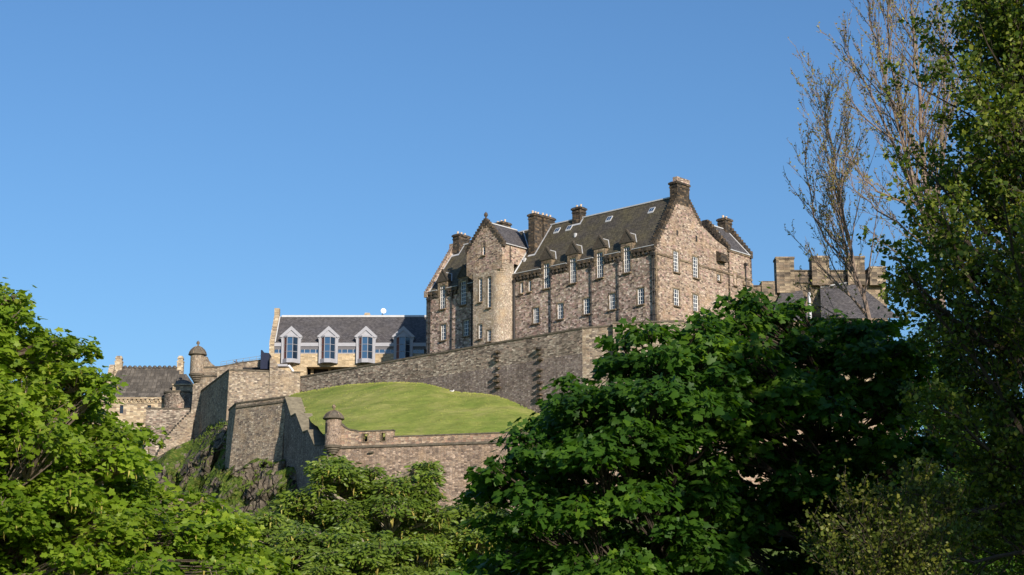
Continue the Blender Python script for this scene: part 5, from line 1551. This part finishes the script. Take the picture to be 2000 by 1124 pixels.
E_L = [(-260, 380), (-120, 480), (-20, 572), (22, 580), (45, 645), (75, 625), (125, 662), (150, 700), (195, 758), (205, 812), (240, 838), (285, 845), (296, 885), (270, 950), (320, 965), (395, 1000), (450, 1030), (510, 1080), (540, 1200), (560, 1330), (-300, 1330)]
crown_tree('sycamore_tree', 'bright sunlit green sycamore filling the left edge and lower left corner', None, (-11.6, 31.5, 0), (-11.4, 31.5, 3.2), E_L, 31.0, 3.6, 54, 58, 11, 0.098, 'maple', 'leaf_syc', 'bark', 21,
           0.30, 0.85, 0.45, (0.035, 0.12, 'tassel'), 0.30, 0.26, nj=0.58)

def mid_tree(label, px, Y, poly, pad, sd, extra=(), kind='oval', sz=0.17, cl=90, lf=11, size=None, fl=(0.025, 0.36, 'tassel'), spread=0.30):
    g = gz(at(px, 1000, Y).x, Y)
    b = at(px, 1000, Y); 
    crown_tree('chestnut_tree', label, 'green trees below the ramparts', (b.x, Y, g - 0.2), (b.x + 0.3, Y, g + 2.2), poly, Y, 4.2, pad, cl, lf, sz, kind, 'leaf_mid', 'bark_pale', sd,
               0.26, 0.66, 0.35, fl, 0.6, spread, 1.0, extra, 0.02, 0.06, 0.80, face=0.35, sprig=0.8, nj=0.6)
mid_tree('tallest tasselled green tree in the middle, in front of the lower terrace wall', 720, 66, [(615, 912), (645, 902), (700, 912), (745, 935), (790, 930), (812, 922), (832, 905), (846, 935), (835, 975), (858, 1010), (860, 1090), (830, 1160), (640, 1160), (640, 1020), (575, 1010), (545, 1000), (560, 968), (600, 972), (635, 960)], 38, 31, [(828, 918, 66, 22), (836, 950, 66, 20), (645, 922, 66, 30)])
mid_tree('green tree left of centre below the crag', 500, 60, [(420, 1030), (470, 1012), (500, 1005), (530, 1025), (560, 1045), (590, 1090), (590, 1180), (420, 1180), (400, 1070)], 38, 32)
mid_tree('lower green tree at the bottom edge in front of the tallest tasselled one', 690, 56, [(560, 1050), (640, 1030), (720, 1040), (790, 1070), (840, 1080), (870, 1130), (870, 1200), (560, 1200), (540, 1100)], 38, 33)
mid_tree('dull green tree right of centre between the tasselled trees and the dark maple', 890, 70, [(850, 1010), (880, 992), (930, 985), (1000, 995), (1010, 1060), (990, 1160), (860, 1160), (840, 1060)], 36, 34)

E_M1 = [(925, 960), (950, 930), (985, 912), (1005, 875), (1050, 850), (1075, 800), (1115, 765), (1175, 745), (1190, 700), (1205, 645), (1260, 650), (1300, 660), (1345, 630), (1420, 640), (1440, 760), (1400, 900), (1420, 1050), (1400, 1330), (880, 1330), (900, 1110), (1000, 1090), (960, 1010)]
E_M2 = [(1330, 670), (1365, 640), (1410, 615), (1445, 592), (1488, 588), (1520, 625), (1550, 605), (1590, 615), (1600, 655), (1660, 625), (1730, 635), (1770, 690), (1800, 800), (1830, 900), (1800, 1050), (1830, 1330), (1300, 1330), (1290, 1000), (1310, 800)]
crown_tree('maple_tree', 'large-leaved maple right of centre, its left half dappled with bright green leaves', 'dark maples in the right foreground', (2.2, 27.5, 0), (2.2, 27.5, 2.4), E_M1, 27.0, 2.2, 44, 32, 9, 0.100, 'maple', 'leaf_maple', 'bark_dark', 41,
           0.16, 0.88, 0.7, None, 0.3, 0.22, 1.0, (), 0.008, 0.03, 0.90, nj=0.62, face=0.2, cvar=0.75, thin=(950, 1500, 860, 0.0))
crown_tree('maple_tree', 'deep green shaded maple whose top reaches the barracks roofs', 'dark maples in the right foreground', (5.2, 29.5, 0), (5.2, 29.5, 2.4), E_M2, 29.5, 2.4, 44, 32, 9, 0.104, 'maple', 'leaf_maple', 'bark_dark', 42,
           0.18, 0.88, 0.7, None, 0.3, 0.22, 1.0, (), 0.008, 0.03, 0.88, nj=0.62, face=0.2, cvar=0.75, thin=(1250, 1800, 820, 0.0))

E_B = [(1735, 700), (1790, 640), (1850, 665), (1900, 760), (1960, 800), (2040, 770), (2120, 800), (2140, 1330), (1700, 1330), (1720, 900)]
crown_tree('beech_tree', 'dark rounded tree filling the gap between the dark maple and the towering right-hand tree', None, (10.0, 38.0, 0), (10.0, 38.0, 2.6), E_B, 38.0, 2.6, 44, 34, 9, 0.11, 'oval', 'leaf_maple', 'bark_dark', 43,
           0.2, 0.7, 0.5, None, 0.35, 0.26, 1.0, (), 0.01, 0.04, 0.85, nj=0.6, face=0.2)

# ---- open, upswept trees grown branch by branch
def grown_tree(name, label, group, base, stems, lv, mat, bark, seedn, leaf_sz, leaf_n, leafkind='small', trunk_r=0.3, ang=(22, 42), lens=(0.42, 0.6), upw=0.25, dens=(10, 7, 5), trunk_pts=None, min_r=0.006, leaf_levels=(2, 3), tropism=0.25, clump=0.0, rscale=0.72):
    """stems: lists of world points with radii; side shoots leave them at narrow angles, level by level"""
    random.seed(seedn)
    global rng
    rng = np.random.default_rng(seedn)
    root = empty(name, base, label, 'tree', group)
    if trunk_pts:
        t = MB(); n = len(trunk_pts); t.tube(trunk_pts, [trunk_r * (1.2 - 0.5 * i / (n - 1)) for i in range(n)], 9); t.build('trunk', M[bark], root, smooth=True)
    lb = MB(); PO = []; LD = []
    def grow(pts, r0, level):
        n = len(pts)
        lb.tube(pts, [max(min_r, r0 * (1 - 0.82 * i / (n - 1))) for i in range(n)], 6 if level == 0 else 4 if level == 1 else 3)
        L = sum((pts[i + 1] - pts[i]).length for i in range(n - 1))
        if level >= leaf_levels[0]:
            for i in range(1, n):
                for _ in range(int(leaf_n) + (random.random() < leaf_n % 1)):
                    q_ = random.gauss(0, clump), random.gauss(0, clump), random.gauss(0, clump)
                    PO.append((pts[i] if clump else pts[i].lerp(pts[i - 1], random.random())) + Vector(q_)); LD.append((random.gauss(0, 1), random.gauss(0, 1), random.gauss(0.2, .8)))
        if level >= lv: return
        k = dens[level]; cnt = max(2, int(k * (L / 3.0 if level == 0 else 1) * random.uniform(.8, 1.2)))
        for c in range(cnt):
            f = 0.12 + 0.86 * (c + random.random()) / cnt
            i = min(int(f * (n - 1)), n - 2); p = pts[i].lerp(pts[i + 1], f * (n - 1) - i)
            d = (pts[i + 1] - pts[i]).normalized()
            a = R(random.uniform(*ang)); w = random.random() * 2 * math.pi
            s = d.cross(Vector((math.cos(w), math.sin(w), 0.3))).normalized()
            nd = (d * math.cos(a) + s * math.sin(a)); nd.z += upw; nd.normalize()
            ln = L * random.uniform(*lens) * (1 - 0.55 * f)
            if ln < 0.12: continue
            q = [p]; m = 4 if level == 0 else 3
            for j in range(m):
                nd = (nd + Vector((random.gauss(0, .09), random.gauss(0, .09), random.gauss(0, .07) + tropism * 0.3))).normalized()
                q.append(q[-1] + nd * ln / m)
            grow(q, max(min_r, r0 * (1 - 0.8 * f) * random.uniform(.38, .55)), level + 1)
    for pts, r0 in stems:
        P_ = [Vector(p) for p in pts]; Q = []
        for i in range(len(P_) - 1):
            for j in range(3): Q.append(P_[i].lerp(P_[i + 1], j / 3) + Vector((random.gauss(0, .03), random.gauss(0, .05), 0)))
        Q.append(P_[-1]); grow(Q, r0 * rscale, 0)
    lb.build('limbs', M[bark], root)
    PO = np.array([tuple(p) for p in PO]); LD = np.array(LD)
    leaf_mesh('crown', PO, LD, unit(len(PO)), leaf_sz * np.clip(rng.normal(1, .3, len(PO)), .4, 1.7), M[mat], root, leafkind)
    print(name, 'twigs', len(lb.f), 'leaves', len(PO))
    return root

def st(Y, *pts, r=0.1, dY=0.0):
    n = len(pts)
    return ([at(x, y, Y + dY * i / max(1, n - 1)) for i, (x, y) in enumerate(pts)], r)
YA = 50.0
b1 = at(1752, 900, YA)
grown_tree('budding_tree', 'slender budding tree with pale upright branches against the sky, left of the taller bare one', 'half-bare budding trees on the right', (b1.x, YA, 0),
           [st(YA, (1735, 760), (1690, 600), (1668, 520), (1645, 430), (1632, 330), (1618, 250), (1610, 178), r=0.13, dY=.5),
            st(YA, (1690, 610), (1640, 560), (1600, 520), (1572, 470), r=0.06, dY=-1),
            st(YA, (1672, 530), (1615, 470), (1585, 400), (1575, 330), (1568, 275), r=0.06, dY=1),
            st(YA, (1655, 470), (1640, 380), (1655, 300), (1648, 220), r=0.05, dY=-1),
            st(YA, (1700, 640), (1640, 620), (1590, 590), (1556, 545), r=0.05, dY=1),
            st(YA, (1660, 500), (1600, 440), (1570, 390), r=0.04, dY=-.8)],
           3, 'leaf_bud', 'bark', 51, 0.062, 0.7, trunk_r=0.20, ang=(18, 38), lens=(0.30, 0.46), upw=0.18, dens=(11, 8, 5), trunk_pts=[(b1.x + .6, YA, -.2), (b1.x + .4, YA, 3.5), tuple(at(1735, 760, YA))], min_r=0.006, rscale=0.6)
YA2 = 46.0
b2 = at(1860, 900, YA2)
grown_tree('budding_tree', 'tall half-bare budding tree with many upright limbs, its top cut off by the picture edge', 'half-bare budding trees on the right', (b2.x, YA2, 0),
           [st(YA2, (1850, 700), (1830, 520), (1812, 400), (1800, 280), (1790, 160), (1783, 60), (1778, -60), r=0.17, dY=.5),
            st(YA2, (1830, 520), (1800, 410), (1770, 290), (1745, 210), (1715, 110), (1698, 30), (1690, -20), r=0.12, dY=-1.2),
            st(YA2, (1815, 440), (1775, 350), (1730, 250), (1690, 160), (1655, 110), (1640, 85), r=0.09, dY=1.2),
            st(YA2, (1820, 470), (1770, 400), (1715, 375), (1680, 340), (1660, 290), r=0.07, dY=-1),
            st(YA2, (1825, 500), (1770, 450), (1715, 410), (1670, 370), (1650, 300), r=0.06, dY=1),
            st(YA2, (1805, 330), (1760, 230), (1740, 120), (1735, 20), (1738, -40), r=0.09, dY=-.8),
            st(YA2, (1835, 540), (1765, 500), (1715, 470), (1690, 440), r=0.06, dY=1),
            st(YA2, (1820, 420), (1840, 300), (1845, 180), (1835, 60), (1830, -40), r=0.1, dY=1),
            st(YA2, (1780, 300), (1700, 240), (1665, 200), (1640, 150), r=0.05, dY=-1.5),
            st(YA2, (1840, 590), (1770, 570), (1720, 540), r=0.05, dY=-1)],
           3, 'leaf_bud', 'bark', 52, 0.062, 0.7, trunk_r=0.28, ang=(18, 38), lens=(0.26, 0.42), upw=0.18, dens=(11, 8, 5), trunk_pts=[(b2.x + .4, YA2, -.2), (b2.x + .1, YA2, 4), tuple(at(1850, 700, YA2))], min_r=0.006, rscale=0.6)
YR = 27.0
b3 = at(2060, 900, YR)
def rs(*p, r=0.08, dY=0.0): return st(YR, *p, r=r, dY=dY)
grown_tree('elm_tree', 'dense small-leaved olive green tree towering over the right edge of the picture', None, (b3.x, YR, 0),
           [rs((2075, 1200), (2060, 900), (2040, 600), (2020, 300), (1990, 60), (1970, -120), r=0.2),
            rs((2050, 800), (1980, 700), (1900, 650), (1850, 610), (1810, 580), (1780, 545), r=0.08, dY=-1.5),
            rs((2050, 850), (1980, 800), (1900, 740), (1870, 720), (1820, 690), r=0.07, dY=1.5),
            rs((2040, 620), (1960, 530), (1900, 490), (1850, 450), (1810, 425), r=0.08, dY=-1),
            rs((2030, 520), (1960, 450), (1900, 400), (1850, 370), (1820, 340), r=0.08, dY=1.5),
            rs((2030, 400), (1985, 320), (1950, 250), (1925, 200), (1905, 150), r=0.07, dY=-1.5),
            rs((2020, 260), (1990, 180), (1950, 110), (1935, 60), (1920, 0), r=0.07, dY=1),
            rs((2010, 150), (1980, 80), (1960, 0), (1950, -60), r=0.06, dY=-1),
            rs((2060, 950), (1990, 920), (1920, 880), (1870, 820), (1820, 790), r=0.07, dY=-2),
            rs((2060, 1000), (1980, 980), (1900, 1000), (1830, 980), (1770, 960), r=0.07, dY=-1.5),
            rs((2065, 1080), (1980, 1080), (1900, 1100), (1820, 1080), (1740, 1090), r=0.06, dY=-2),
            rs((2030, 560), (1980, 480), (1940, 410), (1920, 340), (1910, 280), r=0.07, dY=.6),
            rs((2045, 720), (1990, 640), (1940, 560), (1905, 545), (1865, 510), r=0.07, dY=-.6),
            rs((2010, 240), (1985, 140), (1965, 50), (1960, -40), r=0.06, dY=2),
            rs((2060, 900), (2000, 850), (1950, 780), (1900, 780), (1850, 770), r=0.06, dY=1),
            rs((2080, 1250), (2040, 1100), (2010, 960), (1985, 880), r=0.06, dY=-1), rs((2080, 1300), (2030, 1180), (1990, 1060), (1950, 980), r=0.05, dY=2), rs((2060, 900), (2000, 820), (1940, 760), (1890, 700), (1860, 660), r=0.06, dY=1.8), rs((2070, 1100), (2000, 1040), (1930, 960), (1880, 900), r=0.06, dY=1.2),
            rs((2060, 900), (2140, 800), (2220, 700), (2290, 560), r=0.09, dY=1), rs((2050, 700), (2130, 580), (2200, 430), (2250, 280), r=0.08, dY=-1), rs((2030, 450), (2100, 330), (2150, 200), (2180, 60), r=0.07, dY=1), rs((2065, 1000), (2160, 960), (2260, 900), (2340, 800), r=0.08, dY=-1.5), rs((2050, 600), (2060, 450), (2070, 300), (2065, 100), r=0.07, dY=2.5),
            rs((2060, 700), (2030, 600), (2000, 480), (1985, 380), r=0.06, dY=2)],
           3, 'leaf_elm', 'bark_dark', 53, 0.080, 4, trunk_r=0.30, ang=(25, 60), lens=(0.28, 0.46), upw=0.08, dens=(21, 9, 5), trunk_pts=[(b3.x + .3, YR, -.2), (b3.x + .1, YR, 1.5), tuple(at(2075, 1190, YR))], min_r=0.005, tropism=0.05, clump=0.06)
grown_tree('twiggy_shrub', 'yellow-green twiggy shrub at the bottom edge under the dark maple', None, (at(1760, 1150, 22).x, 22, 0),
           [st(22, (1760, 1500), (1740, 1200), (1700, 1080), (1680, 1010), r=0.03), st(22, (1760, 1500), (1760, 1200), (1770, 1050), (1785, 960), r=0.03), st(22, (1765, 1500), (1800, 1200), (1830, 1080), (1850, 1000), r=0.03),
            st(22, (1755, 1500), (1700, 1250), (1650, 1130), (1620, 1060), r=0.03), st(22, (1760, 1500), (1730, 1250), (1740, 1130), (1730, 1040), r=0.03)],
           3, 'leaf_shrub', 'bark_dark', 54, 0.05, 3, ang=(25, 55), lens=(0.3, 0.45), upw=0.1, dens=(22, 9, 5), min_r=0.003, clump=0.04)
# unseen trees added out of frame to the right to shade the right foreground
random.seed(5)
def shade_tree(x, y, z0, z1, r, sd, n=5200, label=''):
    g = np.random.default_rng(sd)
    root = empty('added_shade_tree', (x, y, 0), label, 'tree', 'unseen shade trees added just outside the picture on the right')
    t = MB(); t.tube([(x, y, -.2), (x, y, z0 + 1), (x + .2, y, z1 - 1)], [0.4, 0.32, 0.08], 9)
    for k in range(14):
        a = g.random() * 6.28; z = z0 + (z1 - z0) * g.random() * .7
        t.tube([(x, y, z), (x + math.cos(a) * r * .5, y + math.sin(a) * r * .5, z + 1), (x + math.cos(a) * r * .85, y + math.sin(a) * r * .85, z + 1.6)], [.12, .07, .02], 5)
    t.build('trunk', M['bark'], root)
    u = g.normal(size=(n, 3)); u /= np.linalg.norm(u, axis=1, keepdims=True); rr = g.random(n) ** 0.45
    P_ = np.array([x, y, (z0 + z1) / 2]) + u * rr[:, None] * np.array([r, r, (z1 - z0) / 2])
    leaf_mesh('crown', P_, g.normal(size=(n, 3)), g.normal(size=(n, 3)) + np.array([0, 0, 1.]), 0.45 * (0.6 + g.random(n)), M['leaf_maple'], root, 'oval')
for i, (x, y, z0, z1, r, n) in enumerate([(12.4, 13.0, 5.0, 14.5, 3.4, 2600), (16.8, 10.5, 3.0, 11.5, 3.8, 3200)]):
    shade_tree(x, y, z0, z1, r, 70 + i, n, 'unseen leafy tree added to shade the maples, outside the right edge of the picture')
